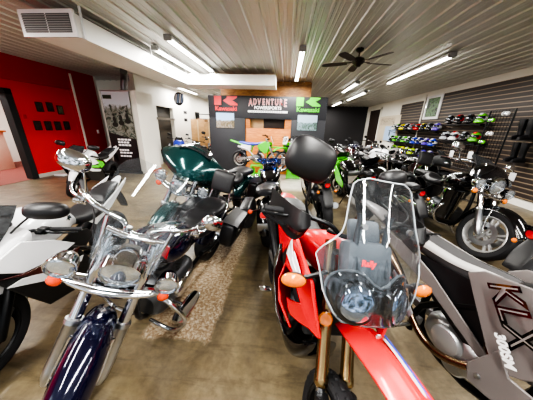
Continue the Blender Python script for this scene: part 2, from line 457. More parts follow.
    if back:
        m = M()
        for s in (1, -1): m.tube([(-.7, s*.13, .66), (-.84, s*.125, .76), (-.9, s*.1, .95), (-.93, s*.07, 1.12)], .009, 10, 5)
        m.tube([(-.93, -.07, 1.12), (-.935, 0, 1.135), (-.93, .07, 1.12)], .009, 8, 3)
        b = obj('sissy_bar', m, CHROME, r)
        m = M().body([(-.17, 0, .03, .1, .1, 3), (-.14, 0, .045, .12, .12, 3.2), (.14, 0, .045, .12, .12, 3.2), (.17, 0, .03, .1, .1, 3)], 22, 4, 'y')
        m.v = [(x-.895-z*.2, y*.68, z+1.035) for x, y, z in m.v]
        obj('backrest_pad', m, VINYL, b)
    if bags:
        for s in (1, -1):
            m = M().body([(-.27, 0, .065, .1, .13, 4), (-.24, 0, .085, .13, .16, 4.5), (0, 0, .09, .14, .17, 4.5), (.2, 0, .085, .13, .16, 4.5), (.24, 0, .06, .1, .12, 4)], 24, 3)
            m.v = [(x-.82, y+s*.255, z+.55) for x, y, z in m.v]
            b = obj('saddlebag', m, LEATHER, r)
            if not lite:
                m = M().sheet(lambda u, v: (-1.06+.48*u, s*(.175+(.18*min(1, v*1.6))), .705-.012*abs(2*u-1)**3-(max(0, v-.6)*.3)), 10, 8, (0, s*.006, .006))
                l = obj('saddlebag_lid', m, LEATHER, b)
                for q in (-.95, -.7): obj('buckle', M().box((q, s*.362, .6), (.03, .01, .05), .003), CHROME, l)
    if shield:
        zb = .88
        def sh(u, v):
            a = u*2-1
            w = shieldw*(.62+.6*v-.28*v*v) if v < .75 else shieldw*(.9125*sqrt(max(.0, 1-((v-.75)/.25)**3*.55)))
            y = a*w
            return (.6-.30*v-.42*y*y-.05*v, y, zb+.03+shieldh*v)
        obj('windshield', M().sheet(sh, 18, 14, (-.004, 0, 0)).xf(S), shield, r)
        if not lite:
            m = M()
            for s in (1, -1):
                m.tube([(.5, s*.115, .84), (.5, s*.15, 1.0), (.45, s*.17, 1.12)], .011, 10, 4)
                m.box((.49, s*.14, .97), (.014, .05, .2), .005, Matrix.Rotation(R(-16), 4, 'Y'))
            m.tube([(.47, -.16, 1.06), (.5, 0, 1.06), (.47, .16, 1.06)], .012, 10, 4)
            obj('windshield_bracket', m.xf(S), CHROME, r)
    if engine:
        v_engine(r, .08, .36, DALLOY, CHROME, lite=lite)
    m = M().tube([(.36, 0, .85), (.42, 0, .55), (.36, 0, .25), (.1, 0, .17), (-.5, 0, .17), (-.6, 0, .4), (-.3, 0, .68), (.3, 0, .78)], .022, 10, 4)
    for s in (1, -1): m.tube([(-.35, s*.1, .4), (-.6, s*.11, .34), (RX, s*.11, WR)], .025, 8, 3)
    obj('frame', m, BLKMET, r)
    for q in ((.0, .15, .18), (.08, .19, .27)):
        m = M().tube([(.16-q[0]*2, -.1, .62), (.24-q[0], -.16, .5), (.16, -.19, .3), (-.1, -.2, q[2]), (-.5, -.21, q[2]), (-.9, -.22, q[2]+.01), (-1.12, -.22, q[2]+.02)], [.022, .022, .024, .026, .04, .042, .042], 14, 5)
        obj('exhaust_pipe', m, CHROME, r)
    if not lite or crash:
        for s in (1, -1):
            m = M().tube([(.4, s*.03, .62), (.42, s*.2, .6), (.4, s*.33, .5), (.36, s*.35, .36), (.34, s*.25, .22), (.32, s*.05, .2)], .015, 12, 6)
            obj('crash_bar', m, CHROME, r)
    if boards:
        for s in (1, -1):
            m = M().body([(.02, 0, .03, .012, .012, 3), (.1, 0, .05, .014, .012, 3), (.28, 0, .05, .014, .012, 3), (.34, .01, .03, .012, .012, 3)], 16, 3)
            m.v = [(x, y+s*.27, z+.3) for x, y, z in m.v]
            m.tube([(.15, s*.1, .26), (.17, s*.24, .29)], .012, 8)
            obj('footboard', m, CHROME, r)
    if lean < 0:
        obj('kickstand', M().tube([(.1, .12, .2), (.12, .25, .06), (.14, .275, .046)], .011, 8).box((.15, .28, .045), (.06, .04, .012), .004), CHROME, r)
    lamp(r, 'tail_light', (-1.155, 0, .6), .05, (-1, 0, .1), CHROME, REDLENS, .06, n=18)
    obj('licence_plate', M().box((-1.19, 0, .45), (.006, .18, .1), .003), STEEL, r)
    for s in (1, -1): signal(r, (-1.12, s*.17, .64), (-1, 0, 0), ID, .03, sigm, (-1.05, s*.06, .64), CHROME)
    if cowl:
        m = M().body([(-.3, 0, .02, .03, .05, 2.5), (-.24, 0, .06, .08, .09, 2.8), (-.1, .03, .1, .13, .12, 3), (.1, .03, .1, .13, .12, 3), (.24, 0, .06, .08, .09, 2.8), (.3, 0, .02, .03, .05, 2.5)], 22, 4, 'y')
        m.v = [(x+.47-z*.25, y, z+.97) for x, y, z in m.v]
        obj('headlight_cowl', m.xf(S), paint, r)
    if lowers:
        for s in (1, -1):
            m = M().sheet(lambda u, v: (.42+.06*sin(u*pi)-.05*v, s*(.14+.24*u-.05*v), .72-.42*v), 10, 10, (-.02, 0, 0))
            obj('leg_shield', m, paint, r)
    if fairing:
        def bw(k):
            def f(u, v):
                a = u*2-1
                w = .2+.22*sin(min(1, v*1.35)*pi/2) if v < .74 else .42*max(.42, 1-((v-.74)/.26)**1.6*.56)
                y = a*w
                return (.64-.62*y*y/.18*.42-.22*(1-v)**1.5+.03*sin(v*pi), y, 1.275-.33*v-.07*abs(a)**2*(1-v)+.05*abs(a)**3*v-k)
            return f
        m = M().sheet(bw(0), 24, 16, (-.02, 0, 0))
        f = obj('fairing', m.xf(S), fairing, r)
        m = M().body([(-.24, 0, .06, .05, .04, 2.5), (-.15, .01, .08, .06, .05, 2.5), (.15, .01, .08, .06, .05, 2.5), (.24, 0, .06, .05, .04, 2.5)], 16, 4, 'y')
        m.v = [(x+.38, y, z+1.1) for x, y, z in m.v]
        obj('dashboard', m.xf(S), BLKPL, f)
        m = M().sheet(lambda u, v: (.47-.14*v-.3*((u*2-1)*.24)**2, (u*2-1)*(.2-.05*v*v), 1.255+.035*v-.05*abs(u*2-1)**2), 14, 5, (-.004, 0, 0))
        obj('fairing_screen', m.xf(S), DARKSCR, f)
    return r
# ------------------------------------------------------------------ upright and dirt machines
def side_plate(pts, y, s, th=.012, bulge=0, cx=0, cz=0, tilt=0):
    """outline in (x, z) standing at |y| on side s; bulge pushes the middle outwards, tilt adds y per unit x"""
    rr = max(sqrt((a-cx)**2+(b-cz)**2) for a, b in pts)+1e-6
    def fn(a, b, t):
        k = 1-((a-cx)**2+(b-cz)**2)/rr**2
        return (a, s*(y+bulge*k+tilt*(a-cx)-t), b)
    return M().plate(pts, fn, th)

def single_engine(root, x, z, ma=ALLOY, cover=ALLOY, lite=False):
    m = M().body([(x-.2, z, .06, .07, .08, 3), (x-.12, z, .1, .11, .11, 3), (x+.02, z, .11, .12, .12, 3), (x+.12, z, .09, .09, .1, 3), (x+.16, z, .05, .05, .06, 3)], 20, 3)
    o = obj('crankcase', m, ma, root)
    for s in (1, -1):
        m = M().lathe([(.001, .034), (.05, .034), (.075, .026), (.088, .006), (.09, -.03)], (x-.04, s*.105, z+.015), (0, s, 0), 26)
        obj('engine_cover', m, cover, o)
        m = M().lathe([(.001, .03), (.035, .03), (.05, .02), (.055, -.02)], (x+.09, s*.095, z-.03), (0, s, 0), 20)
        m.lathe([(.001, .02), (.06, .02), (.07, .012), (.075, -.03)], (x+.03, s*.09, z-.07), (0, s, 0), 20)
        obj('clutch_cover' if s < 0 else 'stator_cover', m, STEEL if not lite else cover, o)
    d = V((sin(R(18)), 0, cos(R(18)))); b0 = V((x+.06, 0, z+.08)); m = M()
    for k in range(7):
        rot = Matrix.Rotation(R(18), 4, 'Y')
        m.box(b0+d*(.03+.022*k), (.15, .15, .01), .003, rot, 1)
    m.box(b0+d*.1, (.11, .11, .2), .01, Matrix.Rotation(R(18), 4, 'Y'))
    m.box(b0+d*.24, (.15, .16, .1), .02, Matrix.Rotation(R(18), 4, 'Y'))
    obj('engine_cylinder', m, ma, o)
    return o

def dirt_base(r, FX, RX, fr, rr, rake, steer, forkm, hubs=ALLOY, knobs=True, lite=False, headz=.95, headx=None, forky=.1, barz=1.16, wide=.37, gripm=RUBBER, swing=ALLOY, engine=True,
              guards=None, mir=None, lever=STEEL, inv=True, seatz=.86, barx=0, fo=0):
    headx = headx if headx is not None else FX-(headz-fr)*math.tan(R(rake))-.03
    S = steering((headx, 0, headz), rake, steer)
    wheel(r, 'front_wheel', (FX, fo, fr), fr, .085, 'spoke', S, hubs, (1,), knobs, 40 if not lite else 28, .13, lite)
    wheel(r, 'rear_wheel', (RX, 0, rr), rr, .12, 'spoke', ID, hubs, (-1,), knobs, 40 if not lite else 28, .11, True)
    tan = math.tan(R(rake))
    for s in (1, -1):
        a = V((FX-.02, s*forky+fo, fr)); t = V((FX-.02-(headz+.12-fr)*tan, s*forky+fo, headz+.12)); d = t-a
        if inv:
            m = M().tube([a+d*.27, a+d*.28, a+d*.31, a+d*.315, a+d*.6, a+d], [.028, .033, .033, .0295, .0295, .028], 18)
        else:
            m = M().tube([a-d*.03, a, a+d*.4, a+d*.41], [.026, .031, .031, .028], 16)
        leg = obj('fork_leg', m.xf(S), forkm, r)
        m = M().tube([a-d*.04, a, a+d*.05, a+d*.3] if inv else [a+d*.4, a+d], [.022, .03, .0215, .0215] if inv else [.022, .022], 14)
        obj('fork_slider', m.xf(S), STEEL if inv else CHROME, leg)
        if inv and not lite:
            m = M().tube([a+d*.02+V((.028, s*.006, 0)), a+d*.26+V((.03, s*.006, 0))], [.022, .03], 10)
            obj('fork_guard', m.xf(S), BLKPL, leg)
    m = M().box((headx+.03, 0, headz+.1), (.09, forky*2+.06, .03), .01, Matrix.Rotation(R(-rake), 4, 'Y'))
    m.box((headx+.1, 0, headz-.1), (.09, forky*2+.06, .035), .01, Matrix.Rotation(R(-rake), 4, 'Y'))
    obj('fork_clamp', m.xf(S), BLKMET, r)
    bx = headx+barx
    for s in (1, -1):
        gi = (bx-.07, s*(wide-.1), barz+.005); go = (bx-.1, s*(wide+.045), barz-.005)
        m = M().tube([(bx, 0, barz-.06), (bx, s*.07, barz-.055), (bx-.01, s*.14, barz-.01), gi, (bx-.09, s*wide, barz)], .012, 10, 5)
        hb = obj('handlebar', m.xf(S), BLKMET, r)
        grip_lever(r, gi, go, s, S, gripm, lever, BLKPL, lv=not lite)
    return S

def tail_piece(r, ma, pts, w=.09, name='rear_fender'):
    """pts: (x, z, half width)"""
    m = M().body([(x, z, hw, .012, .03, 3) for x, z, hw in pts], 18, 4)
    return obj(name, m, ma, r)

def swingarm(r, RX, rr, px=-.12, pz=.4, ma=ALLOY, shock=True):
    m = M()
    for s in (1, -1): m.body([(px, pz, .02, .03, .03, 4, s*.09), (RX+.2, (pz+rr)/2-.0, .018, .032, .03, 4, s*.1), (RX-.04, rr, .016, .025, .025, 4, s*.105)], 12, 3)
    obj('swingarm', m, ma, r)

def mx_bike(name, label, loc, rz, lean, steer, k=.8, plate='17', seat=BLUEP, group=None):
    r = thing(name, label, 'dirt bike', loc, rz, lean, group)
    S = dirt_base(r, .68, -.62, .33, .3, 26, steer, ALLOY, STEEL, False, True, .9, barz=1.1, wide=.34)
    swingarm(r, -.62, .3)
    single_engine(r, .02, .38, DALLOY, ALLOY, True)
    m = M().body([(1.02, .69, .03, .008, .01, 3), (.9, .74, .06, .012, .02, 3), (.7, .775, .07, .015, .03, 3), (.5, .76, .06, .012, .03, 3), (.35, .7, .04, .01, .02, 3)], 16, 4)
    obj('front_fender', m.xf(S), LIME, r)
    tail_piece(r, LIME, [(-.3, .78, .09), (-.55, .82, .1), (-.8, .88, .09), (-.95, .92, .06)])
    m = M().body([(.3, .87, .05, .04, .05, 3), (.2, .88, .08, .04, .05, 3), (0, .84, .085, .04, .05, 3), (-.3, .83, .1, .045, .05, 3), (-.55, .86, .09, .04, .04, 3), (-.62, .87, .06, .02, .03, 3)], 18, 4)
    obj('seat', m, seat, r)
    obj('fuel_tank', M().body([(.42, .86, .05, .06, .1, 3), (.34, .86, .09, .08, .15, 3), (.2, .84, .11, .07, .14, 3), (.08, .8, .08, .05, .08, 3)], 18, 4), LIME, r)
    for s in (1, -1):
        obj('radiator_shroud', side_plate([(.5, .83), (.46, .92), (.25, .88), (.05, .78), (.16, .66), (.34, .55), (.42, .62)], .13, s, .012, .02, .28, .74), LIME, r, .004)
        obj('side_number_plate', side_plate([(-.16, .78), (-.5, .8), (-.56, .7), (-.4, .6), (-.2, .62)], .115, s, .01, .01, -.36, .7), WHITE, r, .003)
    m = M().plate([(-.09, -.11), (.09, -.11), (.115, .02), (.09, .11), (-.09, .11), (-.115, .02)], lambda a, b, t: (.53-b*.35-t-.8*a*a, a, .985+b), .008)
    p = obj('front_number_plate', m.xf(S), WHITE, r)
    tx = text('number', plate, .17, BLKGL, p, (0, 0, 0), (0, 0, 0), .002, 0, .006)
    tx.matrix_local = S @ Matrix.Translation((.545, 0, .985)) @ Matrix.Rotation(R(-19), 4, 'Y') @ Matrix(((0, 0, 1, 0), (1, 0, 0, 0), (0, 1, 0, 0), (0, 0, 0, 1)))
    m = M().tube([(.12, -.06, .55), (.24, -.1, .52), (.28, -.12, .4), (.1, -.15, .3), (-.05, -.14, .45), (-.25, -.13, .62), (-.62, -.13, .74)], [.018, .025, .032, .03, .018, .02, .035], 12, 5)
    obj('exhaust_pipe', m, STEEL, r)
    m = M().tube([(.33, 0, .9), (.38, 0, .6), (.3, 0, .25), (-.1, 0, .24), (-.18, 0, .5), (-.1, 0, .78), (.3, 0, .86)], .02, 8, 3).tube([(-.1, 0, .76), (-.55, 0, .8)], .016, 8)
    obj('frame', m, LIME, r)
    r.scale = (k, k, k)
    return r

def naked_bike(name, label, loc, rz, lean, steer=0, paint=BLKGL, accent=LIME, group=None, front='round', lens=LENS, seat=VINYL):
    """small generic roadster or sport machine for the crowd at the back"""
    r = thing(name, label, 'motorcycle', loc, rz, lean, group)
    FX, RX, WR = .7, -.68, .3
    S = steering((.42, 0, .85), 25, steer)
    wheel(r, 'front_wheel', (FX, 0, WR), WR, .11, 'multi', S, DALLOY if accent is not LIME else BLKMET, (1, -1), n=28, lite=True)
    wheel(r, 'rear_wheel', (RX, 0, WR), WR, .15, 'multi', ID, BLKMET, (-1,), n=28, lite=True)
    obj('front_fender', M().arch((FX, 0, WR), WR+.035, .065, 35, 165, .5, .006, 14, 8, .6).xf(S), paint, r)
    for s in (1, -1):
        a = V((FX-.02, s*.1, WR)); t = V((.4, s*.1, .95)); d = t-a
        leg = obj('fork_leg', M().tube([a-d*.03, a, a+d*.45, a+d*.46], [.026, .03, .03, .024], 12).xf(S), BLKMET, r)
        obj('fork_tube', M().tube([a+d*.45, a+d], .022, 10).xf(S), CHROME, leg)
        m = M().tube([(.4, 0, .97), (.39, s*.14, 1.0), (.3, s*.3, 1.0), (.25, s*.38, .99)], .012, 8, 4)
        obj('handlebar', m.xf(S), BLKMET, r)
        obj('grip', M().tube([(.27, s*.3, 1.0), (.22, s*.41, .985)], .017, 10).xf(S), RUBBER, r)
        mirror(r, [(.3, s*.28, 1.0), (.33, s*.33, 1.1), (.34, s*.36, 1.14)], (.34, s*.39, 1.15), (.065, .04, .035), (1, s*.2, 0), S, BLKPL)
        signal(r, (.5, s*.15, .82), (1, 0, 0), S, .025, AMBER, (.45, s*.08, .82))
        obj('side_fairing', side_plate([(.5, .86), (.46, .7), (.3, .5), (.0, .42), (-.05, .52), (.1, .72), (.3, .84)], .17, s, .014, .05, .22, .65), accent if front != 'round' else paint, r, .005)
        obj('side_cover', side_plate([(-.15, .72), (-.5, .8), (-.62, .84), (-.4, .64), (-.2, .55)], .12, s, .012, .02, -.35, .7), paint, r, .004)
        signal(r, (-.86, s*.13, .72), (-1, 0, 0), ID, .022, AMBER, (-.84, s*.05, .74))
    if front == 'round':
        lamp(r, 'headlight', (.56, 0, .86), .085, (1, 0, 0), BLKGL, lens, .1, S=S, n=22)
    else:
        m = M().body([(.78, .74, .03, .03, .05, 2.6), (.7, .8, .12, .1, .1, 2.8), (.58, .86, .2, .14, .16, 2.6), (.44, .88, .21, .13, .2, 2.6), (.36, .86, .17, .08, .16, 2.6)], 22, 4)
        f = obj('front_fairing', m, accent, r)
        for s in (1, -1):
            obj('headlight', M().ell((.7, s*.085, .82), (.06, .065, .035), 16, 10), lens, f)
        obj('windscreen', M().sheet(lambda u, v: (.6-.22*v-.7*((u*2-1)*.15)**2, (u*2-1)*(.16-.06*v*v), .97+.16*v), 12, 8, (-.004, 0, 0)), DARKSCR, f)
    m = M().body([(-.08, .78, .09, .04, .06, 2.6), (.02, .82, .14, .09, .08, 2.6), (.18, .86, .17, .12, .1, 2.6), (.32, .86, .14, .1, .1, 2.6), (.4, .84, .07, .05, .06, 2.6)], 22, 4)
    obj('fuel_tank', m, paint, r)
    m = M().body([(-.05, .78, .08, .03, .05, 3), (-.2, .76, .13, .045, .05, 3), (-.4, .79, .13, .06, .05, 3), (-.62, .86, .1, .05, .04, 3), (-.78, .89, .06, .02, .03, 3)], 20, 4)
    obj('seat', m, seat, r)
    tail_piece(r, paint, [(-.4, .76, .1), (-.65, .82, .09), (-.85, .87, .06), (-.95, .9, .03)], name='tail_fairing')
    lamp(r, 'tail_light', (-.9, 0, .83), .045, (-1, 0, 0), BLKPL, REDLENS, .04, n=14)
    obj('rear_fender', M().body([(-.8, .8, .06, .01, .02, 3), (-.92, .66, .07, .01, .02, 3), (-1.0, .52, .06, .008, .015, 3)], 12, 3), BLKPL, r)
    single_engine(r, .05, .4, DALLOY, BLKMET, True)
    swingarm(r, RX, WR, ma=BLKMET)
    m = M().tube([(.2, -.1, .5), (.32, -.12, .42), (.24, -.13, .22), (-.1, -.15, .2), (-.35, -.17, .3), (-.7, -.18, .42)], [.02, .022, .022, .022, .045, .05], 12, 4)
    obj('exhaust_pipe', m, STEEL, r)
    m = M()
    for s in (1, -1): m.tube([(.36, s*.04, .84), (.2, s*.15, .66), (-.15, s*.13, .45), (-.2, s*.1, .3)], .022, 8, 3).tube([(.0, s*.1, .72), (-.75, s*.07, .8)], .014, 8)
    obj('frame', m, BLKMET, r)
    if lean < 0: obj('kickstand', M().tube([(0, .1, .25), (-.02, .24, .05)], .01, 8), BLKMET, r)
    return r

def sport_bike(name, label, loc, rz, lean, steer=0, paint=WHITE, accent=BLKPL, lower=BLKPL, stripe=MAROON, group=None, logo=None):
    """faired sport machine with clip-on bars"""
    r = thing(name, label, 'motorcycle', loc, rz, lean, group)
    FX, RX, WR = .7, -.7, .3
    S = steering((.42, 0, .85), 24, steer)
    wheel(r, 'front_wheel', (FX, 0, WR), WR, .12, 'multi', S, BLKMET, (1, -1), n=36)
    wheel(r, 'rear_wheel', (RX, 0, WR), WR, .17, 'multi', ID, BLKMET, (-1,), n=36, lite=True)
    obj('front_fender', M().arch((FX, 0, WR), WR+.03, .07, 30, 170, .55, .006, 20, 10, .55).xf(S), paint, r)
    for s in (1, -1):
        a = V((FX-.02, s*.1, WR)); t = V((.4, s*.1, .93)); d = t-a
        obj('fork_leg', M().tube([a-d*.03, a, a+d*.4, a+d*.41, a+d], [.026, .03, .03, .026, .026], 14).xf(S), BLKMET, r)
        m = M().tube([(.4, s*.1, .91), (.37, s*.15, .92), (.27, s*.3, .9)], .012, 10, 3)
        obj('clip_on_bar', m.xf(S), BLKMET, r)
        grip_lever(r, (.33, s*.22, .915), (.25, s*.37, .89), s, S, RUBBER, BLKMET, BLKPL)
        mirror(r, [(.52, s*.16, .98), (.5, s*.23, 1.06), (.47, s*.27, 1.1)], (.45, s*.33, 1.12), (.115, .055, .07), (1, s*.25, .1), ID, BLKPL, BLKPL)
        p = obj('side_fairing', side_plate([(.72, .78), (.62, .6), (.46, .36), (.16, .26), (-.12, .27), (-.02, .42), (.12, .62), (.3, .8), (.5, .92)], .2, s, .016, .05, .3, .6, .0), lower, r, .006)
        obj('fairing_wing', side_plate([(.76, .87), (.6, .75), (.36, .71), (.18, .72), (.36, .85), (.56, .95)], .226, s, .012, .04, .36, .74), paint, p, .004)
        obj('fairing_stripe', side_plate([(.7, .78), (.5, .67), (.2, .61), (.12, .65), (.34, .7), (.58, .74)], .228, s, .008, .04, .36, .7), stripe, p, .003)
        obj('fairing_stripe', side_plate([(.68, .7), (.44, .57), (.12, .5), (.08, .54), (.36, .61), (.6, .71)], .226, s, .008, .04, .36, .64), paint, p, .003)
        obj('tail_panel', side_plate([(-.2, .72), (-.3, .64), (-.55, .74), (-.92, .93), (-.96, .98), (-.7, .9), (-.42, .8)], .105, s, .012, .03, -.55, .8), paint, r, .005)
        obj('knee_panel', side_plate([(.1, .76), (-.1, .7), (-.2, .6), (-.05, .54), (.16, .6), (.24, .7)], .15, s, .012, .03, .02, .66), accent, r, .004)
        obj('footpeg', M().tube([(-.2, s*.12, .36), (-.2, s*.25, .37)], .012, 10), ALLOY, r)
    m = M().body([(.84, .76, .03, .02, .04, 2.6), (.78, .8, .12, .05, .09, 2.8), (.68, .86, .2, .08, .14, 2.6), (.55, .9, .22, .09, .17, 2.6), (.44, .93, .2, .06, .12, 2.6)], 24, 4)
    f = obj('front_fairing', m, paint, r)
    for s in (1, -1): obj('headlight', M().ell((.755, s*.1, .82), (.06, .075, .03), 18, 10), DLENS, f)
    obj('windscreen', M().sheet(lambda u, v: (.66-.24*v-.8*((u*2-1)*.17)**2, (u*2-1)*(.18-.07*v*v), .945+.17*v), 14, 10, (-.004, 0, 0)), DARKSCR, f)
    obj('dashboard', M().box((.46, 0, .98), (.05, .2, .09), .02, Matrix.Rotation(R(-35), 4, 'Y')), BLKPL, f)
    m = M().body([(-.12, .77, .07, .03, .06, 2.6), (-.04, .81, .11, .09, .08, 2.6), (.1, .86, .17, .12, .12, 3), (.24, .87, .19, .13, .14, 3), (.34, .85, .16, .1, .12, 2.8), (.4, .83, .08, .05, .08, 2.6)], 26, 5)
    t = obj('fuel_tank', m, paint, r)
    if logo: text('lettering', logo, .05, BLKGL, t, (.12, .165, .9), (R(62), 0, pi), .002, .2, .002)
    m = M().body([(-.08, .78, .07, .03, .05, 3), (-.2, .75, .13, .05, .05, 3), (-.4, .765, .14, .055, .06, 3), (-.47, .79, .12, .045, .06, 3), (-.52, .83, .11, .06, .05, 3), (-.7, .89, .1, .055, .04, 3), (-.86, .93, .06, .02, .03, 3)], 22, 4)
    obj('seat', m, VINYL, r)
    tail_piece(r, paint, [(-.4, .74, .1), (-.7, .83, .09), (-.95, .95, .04), (-1.0, .97, .02)], name='tail_fairing')
    lamp(r, 'tail_light', (-.98, 0, .93), .035, (-1, 0, .2), BLKPL, REDLENS, .03, n=14)
    obj('rear_fender', M().body([(-.86, .86, .06, .01, .02, 3), (-.98, .7, .06, .01, .02, 3), (-1.06, .56, .05, .008, .015, 3)], 12, 3), BLKPL, r)
    single_engine(r, .08, .42, DALLOY, BLKMET, True)
    swingarm(r, RX, WR, ma=BLKMET)
    m = M().tube([(.2, -.1, .4), (.3, -.12, .3), (.1, -.13, .2), (-.2, -.16, .22), (-.4, -.19, .34), (-.78, -.2, .5)], [.02, .022, .03, .026, .05, .055], 14, 4)
    obj('exhaust_pipe', m, BLKMET, r)
    m = M()
    for s in (1, -1): m.tube([(.38, s*.04, .84), (.2, s*.16, .68), (-.15, s*.14, .45), (-.2, s*.1, .32)], .025, 8, 3).tube([(.0, s*.1, .7), (-.8, s*.06, .84)], .014, 8)
    obj('frame', m, BLKMET, r)
    if lean < 0: obj('kickstand', M().tube([(0, .12, .25), (-.02, .26, .07)], .01, 8), BLKMET, r)
    return r

# ------------------------------------------------------------------ the red rally machine in front
def rally_bike(loc, rz, lean, steer):
    r = thing('motorcycle', 'red and black adventure bike with tall clear windscreen and gold fork, front centre', 'motorcycle', loc, rz, lean)
    FX, RX, fr, rr = .77, -.7, .295, .325
    S = dirt_base(r, FX, RX, fr, rr, 27, steer, GOLD, BLKMET, True, False, .98, barz=1.2, wide=.4, inv=True, forky=.062, barx=-.02, fo=-.03, lever=BLKMET)
    swingarm(r, RX, rr)
    hx = FX-(.98-fr)*math.tan(R(27))-.03
    # beak fender, carried by the fork
    SF = Matrix.Translation((.02, .055, -.005)) @ steering((hx, 0, .98), 27, steer+8)
    m = M()
    rows = [(1.16, .735, .012, .0), (1.08, .765, .05, .012), (.98, .79, .078, .018), (.86, .81, .092, .022), (.72, .815, .1, .026), (.58, .8, .1, .03), (.48, .77, .085, .03)]
    rings = []
    for x, z, w, dr in cat(rows, 4):
        rings.append([(x, w*a, z-dr*abs(a)**2+(.012*max(0, 1-abs(a)*2.4))) for a in [k/6 for k in range(-6, 7)]]+[(x, w*a, z-.008-dr*abs(a)**2) for a in [k/6 for k in range(6, -7, -1)]])
    m.loft(rings)
    ff = obj('front_fender', m.xf(SF), RED, r)
    for s in (1,):
        m = M().sheet(lambda u, v: (.62+.4*u, s*(.045+.022*v-.012*u), .8155+.022*u*(1-u)-.026*(.6+.2*v)**2-.035*u*u+.006), 10, 3, (0, 0, .0015))
        o = obj('fender_stripe', m.xf(SF), WHITE, ff)
        m = M().sheet(lambda u, v: (.6+.38*u, s*(.069+.008*v-.012*u), .8085+.022*u*(1-u)-.026*.55-.035*u*u+.013), 10, 2, (0, 0, .0015))
        obj('fender_stripe', m.xf(SF), BLUEP, ff)
    for s in (1, -1):
        a = V((FX-.02, s*.062-.03, fr)); t = V((FX-.02-(1.1-fr)*math.tan(R(27)), s*.062-.03, 1.1)); d = t-a
        p = a+d*.6+V((.035, s*.02, .02))
        m = M().lathe([(.002, .0), (.03, .0), (.032, .008), (.026, .014), (.002, .016)], p, (.9, s*.3, .35), 20)
        obj('fork_reflector', m.xf(S), AMBER, r)
    # goggle-shaped lamp mask and two lenses
    def nose(y, z): return .66-2.6*y*y-.34*(z-1.0)
    ol = []
    for k in range(40):
        a = 2*pi*k/40
        if -pi/2 < math.atan2(sin(a), cos(a)) <= pi/2 and False: pass
    lobe = lambda s: [(s*(.088+.098*cos(b)), 1.0+.1*sin(b)) for b in [R(q) for q in range(110, -76, -12)]]
    right = [(.0, 1.058), (.03, 1.07)]+lobe(1)[1:]+[(.04, .92), (.0, .925)]
    left = [(-y, z) for y, z in right[::-1]][1:-1]
    ol = right+left
    m = M()
    cpt = (0, 1.0)
    rings = []
    for q in (.0, .35, .7, .93, 1.0):
        rings.append([(nose(y*q, cpt[1]+(z-cpt[1])*q)-(.012 if q == 1 else 0), y*q, cpt[1]+(z-cpt[1])*q) for y, z in ol])
    m.loft(rings, False)
    mk = obj('headlight_mask', m, BLKGL, r)
    rim = M().tube([(nose(y, z)-.008, y*1.02, cpt[1]+(z-cpt[1])*1.03) for y, z in ol]+[(nose(*ol[0])-.008, 0, ol[0][1]+.002)], .006, 8)
    obj('mask_trim', rim, mat('mask trim grey', '6a6e72', .2, .4), mk)
    for s in (1, -1):
        c = V((nose(s*.09, 1.0)+.008, s*.09, .995)); n = V((1, s*.46, .3)).normalized()
        T = Matrix.Translation(c) @ n.to_track_quat('X', 'Z').to_matrix().to_4x4() @ Matrix.Rotation(R(s*12), 4, 'X')
        m = M().body([(-.012, 0, .075, .09, .085, 2.2), (.004, 0, .074, .089, .084, 2.2), (.01, 0, .066, .08, .075, 2.2)], 32, 2).xf(T)
        hl = obj('headlight', m, BLKGL, r)
        m = M().body([(.006, 0, .062, .075, .07, 2.2), (.016, 0, .056, .068, .063, 2.2), (.024, 0, .036, .045, .04, 2.1), (.027, 0, .004, .005, .005, 2)], 30, 3).xf(T)
        obj('headlight_lens', m, SKYLENS, hl)
    m = M().lathe([(.002, 0), (.011, 0), (.011, .006), (.002, .008)], (nose(0, .9)+.01, 0, .905), (1, 0, -.2), 16)
    obj('screen_bolt', m, STEEL, r)
    # windscreen wraps round the lamps and rises high
    tab = [(.0, .60, .08, .87), (.1, .655, .16, .93), (.22, .665, .212, 1.0), (.36, .65, .235, 1.08), (.44, .627, .25, 1.125), (.5, .61, .228, 1.165), (.56, .59, .2, 1.2), (.63, .57, .176, 1.235), (.7, .545, .164, 1.27), (.85, .487, .15, 1.36), (.94, .45, .138, 1.42), (.98, .437, .115, 1.44), (1.0, .43, .08, 1.45)]
    def lerp(t):
        for a, b in zip(tab, tab[1:]):
            if t <= b[0]+1e-9:
                k = (t-a[0])/(b[0]-a[0]); return [p+(q-p)*k for p, q in zip(a, b)]
        return tab[-1]
    def scr(u, v):
        _, x, w, z = lerp(v); a = u*2-1; y = a*w
        return (x+.035-2.3*y*y, y, z-.0*abs(a))
    m = M().sheet(scr, 20, 40, (-.004, 0, 0))
    ws = obj('windscreen', m, SMOKE, r)
    e = [scr(0, k/30) for k in range(31)]+[scr(k/10, 1) for k in range(1, 11)]+[scr(1, k/30) for k in range(29, -1, -1)]
    obj('screen_edge', M().tube(e, .003, 6), mat('screen edge', 'b9c0c4', .2, .2), ws)
    for y in (-.1, .1):
        obj('screen_bolt', M().lathe([(.002, .01), (.012, .01), (.013, 0), (.002, 0)], (.57-2.3*y*y, y, 1.275), (1, y, .4), 14), STEEL, ws)
    t = text('lettering', 'Rally', .03, mat('red decal', 'd81e34', .4), ws, (0, 0, 0), (0, 0, 0), .0008, .25, .0012)
    t.matrix_local = Matrix.Translation((.638, -.1, 1.17)) @ Matrix.Rotation(R(-30), 4, 'Y') @ Matrix(((0, 0, 1, 0), (1, 0, 0, 0), (0, 1, 0, 0), (0, 0, 0, 1)))
    # inner cockpit: tower, dash, vertical arms seen through the screen
    m = M().box((.5, 0, 1.08), (.1, .22, .2), .03, Matrix.Rotation(R(-25), 4, 'Y'))
    m.box((.42, 0, 1.2), (.04, .16, .11), .02, Matrix.Rotation(R(-35), 4, 'Y'))
    obj('instrument_tower', m, mat('cockpit grey plastic', '5c6167', .4), r)
